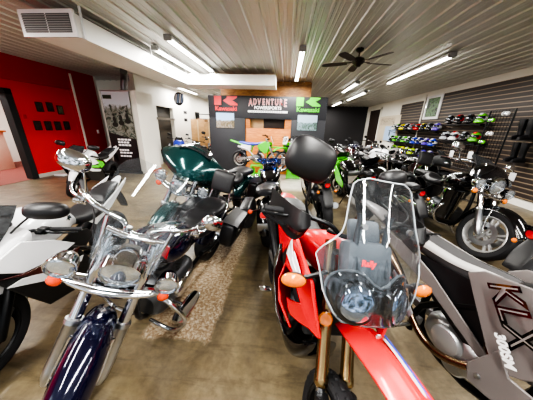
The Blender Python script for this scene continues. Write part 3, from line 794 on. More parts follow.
    for s in (1, -1):
        m = M().tube([(.56, s*.075, 1.06), (.49, s*.07, 1.18), (.47, s*.07, 1.27), (.46, s*.07, 1.3)], [.014, .013, .012, .02], 12, 4)
        obj('screen_bracket', m, mat('dark grey metal', '4a4e53', .4, .5), r)
    # shrouds
    for s in (1, -1):
        y0 = .16
        m = side_plate([(.02, .98), (.16, 1.03), (.34, 1.02), (.5, .96), (.56, .86), (.6, .745), (.55, .735), (.5, .8), (.43, .86), (.33, .88), (.2, .83), (.1, .87)], y0, s, .02, .1, .3, .9)
        p = obj('radiator_shroud', m, RED, r, .006)
        m = side_plate([(.1, .88), (.21, .84), (.24, .76), (.3, .66), (.4, .57), (.34, .555), (.2, .62), (.12, .74)], y0+.03, s, .016, .09, .3, .76)
        obj('lower_shroud', m, RED, p, .005)
        m = side_plate([(.54, .82), (.56, .745), (.5, .72), (.4, .66), (.33, .64), (.29, .68), (.38, .74), (.46, .8)], y0+.02, s, .014, .06, .36, .76)
        obj('lower_wing', m, RED, p, .005)
        m = side_plate([(.2, .835), (.33, .875), (.43, .855), (.48, .8), (.4, .72), (.3, .68), (.24, .75)], y0-.0, s, .02, .06, .33, .8)
        obj('shroud_hole_plate', m, BLKMAT, p)  # black plate painted in for the dark hole through the shroud
        m = side_plate([(.06, .965), (.18, .985), (.34, .955), (.45, .9), (.36, .925), (.24, .93), (.2, .9), (.12, .93)], y0+.02, s, .006, .092, .3, .9)
        obj('shroud_stripe', m, WHITE, p)
        m = side_plate([(.04, .88), (.1, .87), (.16, .74), (.3, .58), (.42, .54), (.36, .5), (.16, .58), (.02, .74)], y0+.07, s, .02, .06, .2, .74)
        obj('shroud_guard', m, BLKGL, p, .004)
        m = side_plate([(.3, .985), (.42, .94), (.5, .87), (.52, .79), (.47, .83), (.4, .9), (.31, .945)], y0+.016, s, .006, .09, .3, .9)
        obj('shroud_stripe', m, WHITE, p)
        signal(r, (.5, s*(.3 if s < 0 else .36), .965), (1, s*.35, .05), ID, .034, AMBER, (.47, s*.14, 1.0), BLKPL, 1.75)
    # tank, seat, tail
    m = M().body([(.38, .98, .05, .05, .1, 2.8), (.3, .99, .12, .07, .14, 2.8), (.15, .98, .16, .08, .14, 2.8), (0, .93, .14, .06, .1, 2.8), (-.1, .89, .1, .03, .06, 2.6)], 24, 5)
    obj('fuel_tank', m, RED, r)
    obj('fuel_cap', M().lathe([(.001, .02), (.03, .02), (.036, .0)], (.17, 0, 1.06), (0, 0, 1), 20), BLKMET, r)
    m = M().body([(.06, .95, .07, .03, .05, 3), (-.08, .9, .11, .04, .05, 3), (-.3, .885, .135, .04, .05, 3), (-.52, .91, .13, .045, .05, 3), (-.74, .93, .1, .035, .04, 3), (-.8, .935, .06, .015, .03, 3)], 24, 4)
    obj('seat', m, VINYL, r)
    tail_piece(r, RED, [(-.5, .86, .13), (-.7, .88, .12), (-.85, .92, .1), (-1.0, .93, .06)], name='tail_fairing')
    for s in (1, -1):
        obj('side_cover', side_plate([(.0, .84), (-.3, .84), (-.75, .9), (-.5, .76), (-.25, .64), (-.05, .7)], .13, s, .014, .025, -.3, .78), RED, r, .005)
        obj('frame_cover', side_plate([(.1, .86), (-.05, .84), (-.18, .62), (-.1, .4), (.0, .4), (.1, .6)], .16, s, .014, .02, .0, .62), BLKPL, r, .005)
        signal(r, (-.86, s*.16, .8), (-1, 0, 0), ID, .028, AMBER, (-.82, s*.06, .84))
        m = M().tube([(-.12, s*.1, .36), (-.12, s*.2, .36)], .01, 8)
        m.box((-.12, s*.24, .365), (.05, .09, .02), .006)
        obj('footpeg', m, CHROME, r)
    lamp(r, 'tail_light', (-.95, 0, .88), .045, (-1, 0, .1), BLKPL, REDLENS, .03, n=16)
    obj('rear_fender', M().body([(-.8, .84, .08, .01, .02, 3), (-.98, .7, .08, .01, .02, 3), (-1.1, .52, .07, .008, .015, 3)], 12, 3), BLKPL, r)
    single_engine(r, .05, .42, DALLOY, BLKMET)
    m = M().body([(-.2, .27, .1, .02, .02, 3), (.1, .25, .13, .03, .03, 3), (.32, .3, .13, .1, .04, 3), (.42, .42, .1, .1, .06, 3), (.46, .52, .06, .04, .06, 3)], 20, 4)
    obj('skid_plate', m, BLKGL, r)
    m = M().box((.38, 0, .72), (.05, .28, .3), .01, Matrix.Rotation(R(-20), 4, 'Y'))
    obj('radiator', m, BLKMAT, r)
    m = M().tube([(.14, -.05, .62), (.26, -.08, .56), (.26, -.13, .38), (.08, -.15, .32), (-.16, -.15, .46), (-.4, -.16, .62), (-.8, -.19, .78)], [.02, .022, .022, .022, .022, .045, .05], 14, 5)
    obj('exhaust_pipe', m, BLKMET, r)
    m = M().tube([(.38, 0, .96), (.4, 0, .66), (.3, 0, .3), (-.1, 0, .28), (-.18, 0, .55), (-.1, 0, .82), (.33, 0, .92)], .024, 8, 3).tube([(-.1, 0, .8), (-.75, 0, .86)], .016, 8)
    obj('frame', m, BLKMET, r)
    obj('kickstand', M().tube([(-.05, .13, .34), (-.06, .27, .07), (-.06, .3, .055)], .011, 8), BLKMET, r)
    # guards, big mirrors
    for s in (1, -1):
        # faceted hand guard: a bent shield in front of the grip
        def hg(u, v):
            y = .25+.14*u; top = [1.2, 1.235, 1.225, 1.18][min(3, int(u*3.999))] if False else 1.235+.03*sin(min(1, u*1.6)*pi/2)-.04*max(0, u-.6)
            bot = 1.16-.05*sin(min(1, u*1.5)*pi/2)+.04*max(0, u-.6)
            x = hx+.055-.9*(u-.35)**2*(1 if u > .35 else .3)+.03*(1-abs(2*v-1))
            return (x-.02, s*y, top+(bot-top)*v)
        g = obj('hand_guard', M().sheet(hg, 12, 8, (-.012, 0, 0)).xf(S), BLKPL, r)
        m = M().sheet(lambda u, v: tuple(V(hg(.15+.5*u, .62+.12*v))+V((.004, 0, 0))), 8, 2, (.002, 0, 0))
        obj('guard_stripe', m.xf(S), MAROON, g)
        obj('guard_arm', M().tube([(hx-.16, s*.43, 1.2), (hx-.12, s*.455, 1.19), (hx-.06, s*.44, 1.18), (hx-.0, s*.36, 1.17)], .009, 8, 4).xf(S), BLKMET, g)
        my = .36
        mirror(r, [(hx-.06, s*.24, 1.21), (hx-.05, s*.27, 1.28), (hx-.04 if s < 0 else hx-.2, s*.27, 1.34), (hx-.04 if s < 0 else hx-.28, s*.28, 1.4)], (hx-.04 if s < 0 else hx-.3, s*(.3 if s < 0 else .3), 1.475 if s < 0 else 1.42), (.108 if s < 0 else .085, .09 if s < 0 else .055, .055), (1, s*.1, .08), S, BLKPL, BLKPL, 3.0, s*16)
    return r

# ------------------------------------------------------------------ the grey supermoto beside it
def grey_bike(loc, rz, lean, steer):
    r = thing('motorcycle', 'grey and black supermoto with black outlined letters on its shroud, front right', 'motorcycle', loc, rz, lean)
    FX, RX, fr, rr = .72, -.72, .3, .3
    S = dirt_base(r, FX, RX, fr, rr, 26, steer, BLKMET, BLKMET, False, False, .92, barz=1.12, wide=.36, inv=True)
    swingarm(r, RX, rr, ma=ALLOY)
    m = M().body([(1.08, .69, .03, .008, .01, 3), (.94, .73, .07, .012, .02, 3), (.74, .75, .085, .015, .03, 3), (.5, .73, .075, .012, .03, 3), (.38, .68, .05, .01, .02, 3)], 18, 4)
    obj('front_fender', m.xf(S), GREYP, r)
    m = M().body([(.62, .9, .05, .06, .07, 3), (.56, .92, .11, .12, .12, 3), (.48, .94, .11, .14, .14, 3), (.42, .94, .06, .1, .1, 3)], 20, 3)
    h = obj('headlight_cowl', m.xf(S), GREYP, r)
    obj('headlight', M().ell((.6, 0, .9), (.03, .08, .06), 18, 10).xf(S), LENS, h)
    m = M().body([(.15, .91, .06, .03, .06, 3), (.05, .9, .09, .035, .08, 3), (-.1, .885, .115, .035, .07, 3), (-.35, .9, .125, .04, .06, 3), (-.6, .925, .1, .035, .05, 3), (-.72, .935, .06, .015, .03, 3)], 26, 5)
    st = obj('seat', m, DGREY, r)
    # pale flank of the seat and strap
    def flank(u, v, s):
        x = .14-.8*u
        q = cat([(.15, .91, .06, .03, .06, 3), (.05, .9, .09, .035, .08, 3), (-.1, .885, .115, .035, .07, 3), (-.35, .9, .125, .04, .06, 3), (-.6, .925, .1, .035, .05, 3), (-.72, .935, .06, .015, .03, 3)], 8)
        for a, b in zip(q, q[1:]):
            if a[0] >= x >= b[0]:
                k = (x-a[0])/(b[0]-a[0]); w = [i+(j-i)*k for i, j in zip(a, b)]; break
        else: w = q[-1]
        t = R(62-62*v); e = 3
        y = abs(cos(t))**(2/e)*w[2]; z = abs(sin(t))**(2/e)*w[3]+w[1]
        return (x, s*(y*1.0+.003), z+.003)
    for s in (1, -1):
        obj('seat_flank', M().sheet(lambda u, v: flank(u, v, s), 30, 6), LGREY, st)
    obj('seat_strap', M().tube([(-.36, -.132, .85), (-.36, -.128, .925), (-.36, -.08, .945), (-.36, .08, .945), (-.36, .128, .925), (-.36, .132, .85)], .007, 8, 3), BLKPL, st)
    m = M().body([(.42, .88, .05, .05, .1, 3), (.34, .92, .1, .06, .14, 3), (.22, .92, .12, .05, .12, 3), (.08, .88, .09, .03, .07, 3)], 22, 4)
    t = obj('fuel_tank', m, BLKPL, r)
    obj('fuel_cap', M().lathe([(.001, .02), (.032, .02), (.038, .0)], (.27, 0, .975), (.1, 0, 1), 20), BLKMET, t)
    for s in (1, -1):
        # shroud with its lettering
        po = [(.56, .8), (.5, .93), (.36, .955), (.16, .915), (.1, .86), (.2, .74), (.3, .58), (.36, .5), (.44, .56), (.52, .66)]
        po = [(a-.08, b+.05) for a, b in po]
        sh = obj('radiator_shroud', side_plate(po, .165, s, .014, .03, .26, .81), GREYP, r, .006)
        m = side_plate([(.47, .85), (.42, .97), (.32, .98), (.34, .85), (.38, .71), (.44, .73)], .195, s, .008, .008, .39, .85)
        obj('shroud_wing', m, mat('pale grey plastic', '7f7977', .35, .1, .3), sh, .004)
        obj('shroud_bolt', M().lathe([(.002, .012), (.011, .012), (.013, 0)], (.3, s*.19, .945), (0, s, .2), 14), STEEL, sh)
        B = Matrix(((-s, 0, 0, 0), (0, 0, -s, 0), (0, 1, 0, 0), (0, 0, 0, 1)))
        for body, size, dx, dz, ma, off, ex in (('KLX', .15, .245, .855, BLKGL, .006, 1.0), ('KLX', .15, .245, .855, mat('letter grey', '7a7472', .35, .1, .3), -.004, 1.0), ('300SM', .05, .282, .69, mat('white decal', 'f2f2f0', .4), .002, 1.0)):
            q = text('lettering', body, size, ma, sh, (0, 0, 0), (0, 0, 0), .0015 if off > .005 or size < .1 else .0022, .12, off, ex)
            ang = 52
            base = Matrix.Translation((dx, s*(.1985+(.0 if off > .005 else .0008)), dz))
            q.matrix_local = base @ (Matrix(((1, 0, 0, 0), (0, 0, -1, 0), (0, 1, 0, 0), (0, 0, 0, 1))) if s < 0 else Matrix(((-1, 0, 0, 0), (0, 0, 1, 0), (0, 1, 0, 0), (0, 0, 0, 1)))) @ Matrix.Rotation(R(-ang if s < 0 else ang), 4, 'Z')
        # black panel under the seat, then the pale diagonal and triangular side cover
        obj('inner_panel', side_plate([(.24, .88), (-.1, .85), (-.3, .83), (-.1, .62), (.12, .52), (.26, .58), (.22, .7)], .11, s, .012, .01, .05, .7), BLKPL, r)
        obj('side_cover', side_plate([(-.64, .87), (-.34, .85), (-.14, .78), (.24, .56), (.2, .525), (-.14, .69), (-.36, .74), (-.58, .82)], .135, s, .012, .02, -.25, .75), GREYP, r, .005)
        obj('lower_shroud', side_plate([(a+.06, b) for a, b in [(.2, .66), (.27, .58), (.41, .58), (.5, .5), (.42, .46), (.24, .41), (.16, .4), (.13, .48)]], .16, s, .012, .02, .32, .53), GREYP, r, .005)
        obj('cover_bolt', M().lathe([(.002, .01), (.01, .01), (.012, 0)], (.25, s*.178, .47), (0, s, 0), 12), STEEL, r)
        obj('footpeg', M().tube([(-.16, s*.1, .34), (-.16, s*.22, .34)], .012, 10), STEEL, r)
        signal(r, (-.84, s*.15, .82), (-1, 0, 0), ID, .024, AMBER, (-.8, s*.06, .84))
    single_engine(r, .09, .43, mat('bright alloy', 'b9babb', .35, .8, var=.12), mat('bright alloy', 'b9babb', .35, .8, var=.12))
    m = M().tube([(.1, -.06, .62), (.2, -.1, .6), (.24, -.13, .5), (.12, -.165, .4), (-.02, -.17, .38), (-.16, -.165, .46), (-.26, -.165, .6), (-.5, -.18, .74), (-.85, -.19, .84)], [.02, .021, .021, .021, .021, .022, .024, .05, .05], 14, 6)
    ex = obj('exhaust_pipe', m, BRONZE, r)
    m = M().sheet(lambda u, v: (-.12-.22*u, -.19-.02*sin(v*pi), .44+.2*u-.03+.07*v), 8, 4, (0, .004, 0))
    obj('heat_shield', m, STEEL, ex)
    tail_piece(r, GREYP, [(-.5, .87, .12), (-.7, .9, .1), (-.9, .94, .08), (-1.06, .95, .05)], name='tail_fairing')
    lamp(r, 'tail_light', (-1.0, 0, .91), .04, (-1, 0, 0), BLKPL, REDLENS, .03, n=14)
    m = M().tube([(.36, 0, .9), (.38, 0, .62), (.28, 0, .27), (-.1, 0, .26), (-.2, 0, .5), (-.12, 0, .8), (.3, 0, .86)], .024, 8, 3).tube([(-.1, 0, .78), (-.75, 0, .87)], .016, 8)
    for s in (1, -1): m.tube([(.32, s*.05, .88), (.1, s*.1, .74), (-.14, s*.1, .52), (-.16, s*.1, .3)], .022, 8, 3)
    obj('frame', m, BLKMET, r)
    obj('kickstand', M().tube([(-.06, .12, .32), (-.06, .25, .07)], .011, 8), BLKMET, r)
    return r
# ------------------------------------------------------------------ the room
CH = 2.9; XL = -6.6; XR = 5.2; YB = 15.5; YF = -3.0
def floor_mat():
    m = bpy.data.materials.new('stained concrete'); m.use_nodes = True
    nt = m.node_tree; b = nt.nodes['Principled BSDF']; N = nt.nodes.new; L = nt.links.new
    tc = N('ShaderNodeTexCoord')
    def noise(sc, det, ro=.6, stretch=None, dist=0):
        n = N('ShaderNodeTexNoise'); n.inputs['Scale'].default_value = sc; n.inputs['Detail'].default_value = det
        n.inputs['Roughness'].default_value = ro; n.inputs['Distortion'].default_value = dist
        if stretch:
            mp = N('ShaderNodeMapping'); mp.inputs['Scale'].default_value = stretch; mp.inputs['Rotation'].default_value = (0, 0, R(35))
            L(tc.outputs['Object'], mp.inputs['Vector']); L(mp.outputs[0], n.inputs['Vector'])
        else: L(tc.outputs['Object'], n.inputs['Vector'])
        return n.outputs['Fac']
    def ramp(f, pts):
        r = N('ShaderNodeValToRGB'); r.color_ramp.elements[0].position = pts[0][0]; r.color_ramp.elements[0].color = hexc(pts[0][1])
        r.color_ramp.elements[1].position = pts[-1][0]; r.color_ramp.elements[1].color = hexc(pts[-1][1])
        for p, c in pts[1:-1]:
            e = r.color_ramp.elements.new(p); e.color = hexc(c)
        L(f, r.inputs[0]); return r.outputs[0]
    def math_(op, a, bb, clamp=False):
        n = N('ShaderNodeMath'); n.operation = op; n.use_clamp = clamp
        for i, x in enumerate((a, bb)):
            if x is None: continue
            if isinstance(x, (int, float)): n.inputs[i].default_value = x
            else: L(x, n.inputs[i])
        return n.outputs[0]
    def mix(f, a, c, mode='MIX'):
        n = N('ShaderNodeMix'); n.data_type = 'RGBA'; n.blend_type = mode
        for k, x in (('Factor', f), ('A', a), ('B', c)):
            if isinstance(x, (int, float)): n.inputs[k].default_value = x
            elif isinstance(x, tuple): n.inputs[k].default_value = x
            else: L(x, n.inputs[k])
        return n.outputs['Result']
    base = ramp(noise(1.6, 5, .65, None, .8), [(.28, '544b3c'), (.5, '70634c'), (.72, '8b7d5e')])
    streak = ramp(noise(2.6, 6, .7, (.5, 4.2, 1), .7), [(.3, '6a5c4b'), (.5, 'ffffff'), (.75, 'fff6e4')])
    c = mix(.55, base, streak, 'MULTIPLY')
    c = mix(.4, c, ramp(noise(22, 4, .7), [(.3, '7f7768'), (.7, 'ffffff')]), 'MULTIPLY')
    # flaking strip between the bikes and a pale grey lane further back
    sx = N('ShaderNodeSeparateXYZ'); L(tc.outputs['Object'], sx.inputs[0])
    wob = math_('MULTIPLY', math_('SUBTRACT', noise(7, 3), .5), .12)
    X = math_('ADD', sx.outputs[0], wob); Y = math_('ADD', sx.outputs[1], wob)
    def band(v, lo, hi, s=30):
        return math_('MULTIPLY', math_('MULTIPLY', math_('SUBTRACT', v, lo), s, True), math_('MULTIPLY', math_('SUBTRACT', hi, v), s, True), True)
    strip = math_('MULTIPLY', band(X, -1.0, -.46), band(Y, 1.05, 4.6))
    flk = ramp(noise(42, 9, .85, None, .6), [(.38, '5b442e'), (.47, '86694b'), (.53, 'a8987e'), (.62, 'd6ccb8')])
    c = mix(math_('MULTIPLY', strip, .72), c, flk)
    lane = math_('MULTIPLY', band(X, -2.2, .7, 4), band(Y, 5.0, 7.0, 3))
    c = mix(math_('MULTIPLY', lane, .7), c, ramp(noise(4, 5), [(.3, 'a8a399'), (.7, 'cfcac0')]))
    L(c, b.inputs['Base Color'])
    rg = N('ShaderNodeMapRange'); rg.inputs['To Min'].default_value = .24; rg.inputs['To Max'].default_value = .55
    L(noise(5, 4), rg.inputs['Value']); L(math_('ADD', rg.outputs[0], math_('MULTIPLY', strip, .3), True), b.inputs['Roughness'])
    bp = N('ShaderNodeBump'); bp.inputs['Strength'].default_value = .12; bp.inputs['Distance'].default_value = .01
    L(noise(14, 6, .7), bp.inputs['Height']); L(bp.outputs[0], b.inputs['Normal'])
    return m
def slat_mat():
    m = bpy.data.materials.new('dark slat wall'); m.use_nodes = True
    nt = m.node_tree; b = nt.nodes['Principled BSDF']; N = nt.nodes.new; L = nt.links.new
    tc = N('ShaderNodeTexCoord'); sx = N('ShaderNodeSeparateXYZ'); L(tc.outputs['Object'], sx.inputs[0])
    mo = N('ShaderNodeMath'); mo.operation = 'MODULO'; mo.inputs[1].default_value = .105; L(sx.outputs[2], mo.inputs[0])
    r = N('ShaderNodeValToRGB'); e = r.color_ramp.elements
    r.color_ramp.interpolation = 'LINEAR'
    dv = N('ShaderNodeMath'); dv.operation = 'DIVIDE'; dv.inputs[1].default_value = .105; L(mo.outputs[0], dv.inputs[0])
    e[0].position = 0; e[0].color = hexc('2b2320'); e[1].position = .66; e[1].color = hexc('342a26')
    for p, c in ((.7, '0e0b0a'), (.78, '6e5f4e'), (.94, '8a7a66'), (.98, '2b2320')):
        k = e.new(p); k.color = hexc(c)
    L(dv.outputs[0], r.inputs[0]); L(r.outputs[0], b.inputs['Base Color']); b.inputs['Roughness'].default_value = .5
    return m
def wood_mat(key, a, c, sc=3, stretch=(6, 1, 1)):
    m = bpy.data.materials.new(key); m.use_nodes = True
    nt = m.node_tree; b = nt.nodes['Principled BSDF']; N = nt.nodes.new; L = nt.links.new
    tc = N('ShaderNodeTexCoord'); mp = N('ShaderNodeMapping'); mp.inputs['Scale'].default_value = stretch
    n = N('ShaderNodeTexNoise'); n.inputs['Scale'].default_value = sc; n.inputs['Detail'].default_value = 6; n.inputs['Distortion'].default_value = 1
    L(tc.outputs['Object'], mp.inputs['Vector']); L(mp.outputs[0], n.inputs['Vector'])
    r = N('ShaderNodeValToRGB'); r.color_ramp.elements[0].position = .3; r.color_ramp.elements[1].position = .7
    r.color_ramp.elements[0].color = hexc(a); r.color_ramp.elements[1].color = hexc(c)
    L(n.outputs['Fac'], r.inputs[0]); L(r.outputs[0], b.inputs['Base Color']); b.inputs['Roughness'].default_value = .5
    return m
def picture_mat(key, cols, sc=5, sky=None, horizon=.55, z0=0, z1=1, detail=6):
    """blurred outdoor picture: noise patches below, optional sky above (by height on the print)"""
    m = bpy.data.materials.new(key); m.use_nodes = True
    nt = m.node_tree; b = nt.nodes['Principled BSDF']; N = nt.nodes.new; L = nt.links.new
    tc = N('ShaderNodeTexCoord'); n = N('ShaderNodeTexNoise'); n.inputs['Scale'].default_value = sc; n.inputs['Detail'].default_value = detail; n.inputs['Distortion'].default_value = 1.5
    L(tc.outputs['Object'], n.inputs['Vector'])
    r = N('ShaderNodeValToRGB'); e = r.color_ramp.elements
    e[0].position = .3; e[0].color = hexc(cols[0]); e[1].position = .7; e[1].color = hexc(cols[-1])
    for i, c in enumerate(cols[1:-1]):
        k = e.new(.3+.4*(i+1)/(len(cols)-1)); k.color = hexc(c)
    L(n.outputs['Fac'], r.inputs[0]); out = r.outputs[0]
    if sky:
        sx = N('ShaderNodeSeparateXYZ'); L(tc.outputs['Object'], sx.inputs[0])
        mr = N('ShaderNodeMapRange'); mr.inputs['From Min'].default_value = z0; mr.inputs['From Max'].default_value = z1; L(sx.outputs[2], mr.inputs['Value'])
        ad = N('ShaderNodeMath'); ad.operation = 'MULTIPLY_ADD'; ad.inputs[1].default_value = .35; L(n.outputs['Fac'], ad.inputs[0]); L(mr.outputs[0], ad.inputs[2])
        cr = N('ShaderNodeValToRGB'); cr.color_ramp.elements[0].position = horizon+.14; cr.color_ramp.elements[1].position = horizon+.22
        L(ad.outputs[0], cr.inputs[0])
        mx = N('ShaderNodeMix'); mx.data_type = 'RGBA'; mx.inputs['B'].default_value = hexc(sky)
        L(cr.outputs[0], mx.inputs['Factor']); L(out, mx.inputs['A']); out = mx.outputs['Result']
    L(out, b.inputs['Base Color']); b.inputs['Roughness'].default_value = .4
    return m

WPAINT = mat('white wall paint', 'e6e3da', .6, var=.03, scale=2)
CEILM = mat('ribbed ceiling steel', 'c6c6c3', .36, .35, var=.04, scale=2)
REDW = mat('red wall paint', 'd4171b', .5, var=.05, scale=2)
DREDW = mat('dark red wall paint', 'b02428', .5, var=.06, scale=2)
CHARC = mat('charcoal board', '27282d', .6, var=.08, scale=3)
DARKW = mat('dark wall paint', '1e1c1f', .6, var=.1, scale=2)
SLAT = slat_mat(); FLOOR = floor_mat()
ORGW = wood_mat('orange stained wood', 'a85c22', 'd58a42', 3, (1, 1, 6))
PLYW = wood_mat('brown panel wood', '7e5229', 'b78248', 3, (1.5, 1, 5))
DUCTM = mat('white duct paint', 'e4e4e0', .5, var=.03)
CARTON = wood_mat('cardboard', 'a98253', 'c39c6b', 2, (1, 1, 3))

def bx(x0, x1, y0, y1, z0, z1, m=None, b=0):
    return (m or M()).box(((x0+x1)/2, (y0+y1)/2, (z0+z1)/2), (x1-x0, y1-y0, z1-z0), b)
struct('floor', bx(-10, 8, YF, YB+.2, -.1, 0), FLOOR)
# ribbed ceiling: one corrugated skin running front to back
prof = []
x = -7.6; p = .2286
while x < XR+.2:
    prof += [(x, 0), (x+.045, 0), (x+.058, -.02), (x+.085, -.02), (x+.098, 0), (x+.13, 0), (x+.136, -.004), (x+.146, -.004), (x+.152, 0), (x+.182, 0), (x+.188, -.004), (x+.198, -.004), (x+.204, 0)]
    x += p
m = M(); vs = [(a, YF, CH+z) for a, z in prof]+[(a, YB, CH+z) for a, z in prof]; n = len(prof)
m.add(vs, [(i, i+1, n+i+1, n+i) for i in range(n-1)])
struct('ceiling', m, CEILM, ang=10)
# left wall: red with a doorway, darker header and pier
m = bx(XL-.15, XL, YF, 3.62, 0, CH); bx(XL-.15, XL, 4.9, 6.5, 0, CH, m); bx(XL-.15, XL, 3.62, 4.9, 2.06, CH, m)
struct('wall_left', m, REDW)
struct('trim_1', bx(XL, XL+.07, YF, 6.5, 2.36, CH), DREDW)
m = bx(XL-.15, XL+.12, 6.5, 7.35, 0, CH)
struct('wall_left_pier', m, DREDW)
m = bx(XL+.12, XL+.15, 6.5, 6.55, 0, 2.8); bx(XL-.1, XL+.1, 7.36, 7.46, 0, CH, m)
struct('trim_2', m, WPAINT)
m = bx(XL-.16, XL+.03, 4.86, 5.0, 0, 2.16); bx(XL-.16, XL+.03, 3.52, 3.66, 0, 2.16, m); bx(XL-.16, XL+.03, 3.52, 5.0, 2.04, 2.16, m)
struct('door_1', m, BLKMAT)
struct('baseboard_left', bx(XL, XL+.02, 5.0, 6.5, 0, .1), mat('grey baseboard', 'b9b4ac', .5))
# room seen through the doorway
struct('floor_side_room', bx(-9.9, XL-.0, 2.0, 7.3, 0, .006), mat('red brown carpet', '7c4238', .9, bump=.2))
m = bx(-9.9, XL-.15, 7.2, 7.3, 0, CH); bx(-9.9, -9.8, 2, 7.2, 0, CH, m); bx(-9.9, XL-.15, 2, 2.1, 0, CH, m); bx(-9.9, XL-.15, 2, 7.3, CH, CH+.05, m)
struct('wall_side_room', m, WPAINT)
# wall beyond the pier, white block behind the banner and the far left room
m = bx(-7.7, -4.9, 8.0, 8.1, 0, CH)
struct('wall_left_back', m, WPAINT)
m = bx(-5.3, -4.25, 6.13, 6.9, .0, 2.33)
struct('wall_block', m, WPAINT)
struct('baseboard_block', bx(-4.25, -4.235, 6.13, 6.9, 0, .06), mat('terracotta base', 'a8583f', .6))
m = bx(-4.9, -4.75, 6.9, 7.9, 0, CH); bx(-4.9, -4.75, 9.1, YB, 0, CH, m); bx(-4.9, -4.75, 7.9, 9.1, 2.1, CH, m)
struct('wall_left_far', m, WPAINT)
m = bx(-5.0, -4.9, 7.85, 9.15, 0, 2.15)
struct('door_2', m, mat('dark roller door', '3a3733', .5))
struct('trim_3', bx(-4.78, -4.73, 7.85, 9.15, 1.62, 1.7), mat('grey metal trim', '6a6863', .4, .4))
struct('wall_back', bx(-7.7, 1.2, YB, YB+.1, 0, CH), WPAINT)
struct('wall_back_right', bx(1.2, XR, YB, YB+.1, 0, CH), DARKW)
# right wall: white with slat panels
struct('wall_right', bx(XR, XR+.15, YF, YB, 0, CH), WPAINT)
m = bx(XR-.025, XR, YF, 9.35, .17, 2.72); bx(XR-.025, XR, 9.35, 11.05, .17, 2.62, m)
struct('wall_right_slats', m, SLAT)
struct('trim_4', bx(XR-.045, XR, 9.3, 9.36, .17, 2.8), WPAINT)
struct('door_3', bx(XR-.04, XR, 13.3, 14.8, 0, 2.6), mat('dark brown door', '2c211c', .5))
m = bx(XR-.06, XR, 13.2, 13.3, 0, 2.7); bx(XR-.06, XR, 14.8, 14.9, 0, 2.7, m); bx(XR-.06, XR, 13.2, 14.9, 2.6, 2.7, m)
struct('trim_5', m, WPAINT)
# brown panelled bulkhead behind the display wall
struct('wall_panel', bx(-2.3, .72, 7.75, 7.85, 0, CH), PLYW)

# ------------------------------------------------------------------ display wall with its signs
YK = 6.98
r = thing('display_wall', 'charcoal display wall with red and green emblems and a serving hatch', 'display wall', (-.66, YK, 0))
def pk(name, x0, x1, y0, y1, z0, z1, ma, par=None, b=.004): 
    m = bx(x0+.66, x1+.66, y0-YK, y1-YK, z0, z1, None, b); return obj(name, m, ma, par or r)
pk('panel', -2.48, -1.32, YK, YK+.12, 0, 1.72, CHARC); pk('panel', .12, 1.16, YK, YK+.12, 0, 1.72, CHARC); pk('header_panel', -2.48, 1.16, YK, YK+.12, 1.72, 2.36, CHARC)
pk('counter_front', -1.32, .12, YK+.05, YK+.12, 0, 1.44, ORGW); pk('hatch_jamb', -1.32, -1.17, YK+.05, YK+.12, 1.44, 1.72, ORGW); pk('hatch_jamb', -.08, .12, YK+.05, YK+.12, 1.44, 1.72, ORGW)
pk('hatch_back', -.76, -.06, YK+.2, YK+.24, 1.4, 1.74, mat('dark hatch', '241a15', .6)); pk('hatch_back', -1.2, -.76, YK+.2, YK+.24, 1.4, 1.74, mat('tan hatch', 'b0916a', .6))
def emblem(x0, x1, zt, zb, ma, tz, lettername):
    e = thing('emblem_sign', 'red block letter emblem and maker name on left of the charcoal display wall' if x0 < 0 else 'green block letter emblem and maker name on right of the charcoal display wall', 'sign', ((x0+x1)/2, YK, zb))
    w = x1-x0; h = zt-zb
    f = lambda a, b, t: (a, -.02+t, b)
    obj('emblem_block', M().plate([(-w/2, 0), (-w/2+w*.3, 0), (-w/2+w*.3, h), (-w/2, h)], f, .018), ma, e)
    k0 = -w/2+w*.38
    obj('emblem_arm', M().plate([(k0, h*.5), (k0+w*.16, h*.78), (k0+w*.18, h), (w/2, h), (w/2-w*.04, h*.82), (k0+w*.4, h*.55), (w/2, h*.18), (w/2, 0), (k0+w*.3, 0), (k0+w*.12, h*.3)], f, .018), ma, e)
    text('lettering', 'Kawasaki', .17, ma, e, (0, -.012, -.1), (R(90), 0, 0), .008, 0, .004, w/.66)
emblem(-2.28, -1.56, 2.335, 2.085, mat('sign red', 'd8262c', .4, emit=.15), 0, '')
emblem(.24, .95, 2.345, 2.105, mat('sign green', '52c21f', .4, emit=.15), 0, '')
e = thing('shop_sign', 'red and white shop name sign centred on the charcoal display wall', 'sign', (-.62, YK, 2.0))
srd = mat('sign letter red', 'c63b35', .4, emit=.1); swh = mat('sign letter white', 'eeeeee', .4, emit=.15)
for q, (ch_, w) in enumerate(zip('ADVENTURE', [.13]*9)):
    big = q in (0, 8)
    text('lettering', ch_, .235 if not big else .285, swh, e, (-.53+.1325*q, -.006, .19-(0 if not big else .02)), (R(90), 0, 0), .003, 0, .009, .62)
    text('lettering', ch_, .235 if not big else .285, srd, e, (-.53+.1325*q, -.011, .19-(0 if not big else .02)), (R(90), 0, 0), .003, 0, .0, .62)
text('lettering', 'POWERSPORTS', .12, swh, e, (0, -.016, .03), (R(90), 0, 0), .004, 0, .004, 1.0)
obj('tagline_bar', bx(-.61, .61, -.012, 0, -.1, -.045), swh, e)
for k in range(14): obj('tagline_mark', bx(-.5+.07*k, -.455+.07*k, -.0135, -.012, -.084, -.062), mat('tagline grey', '8a8a8a', .5), e)
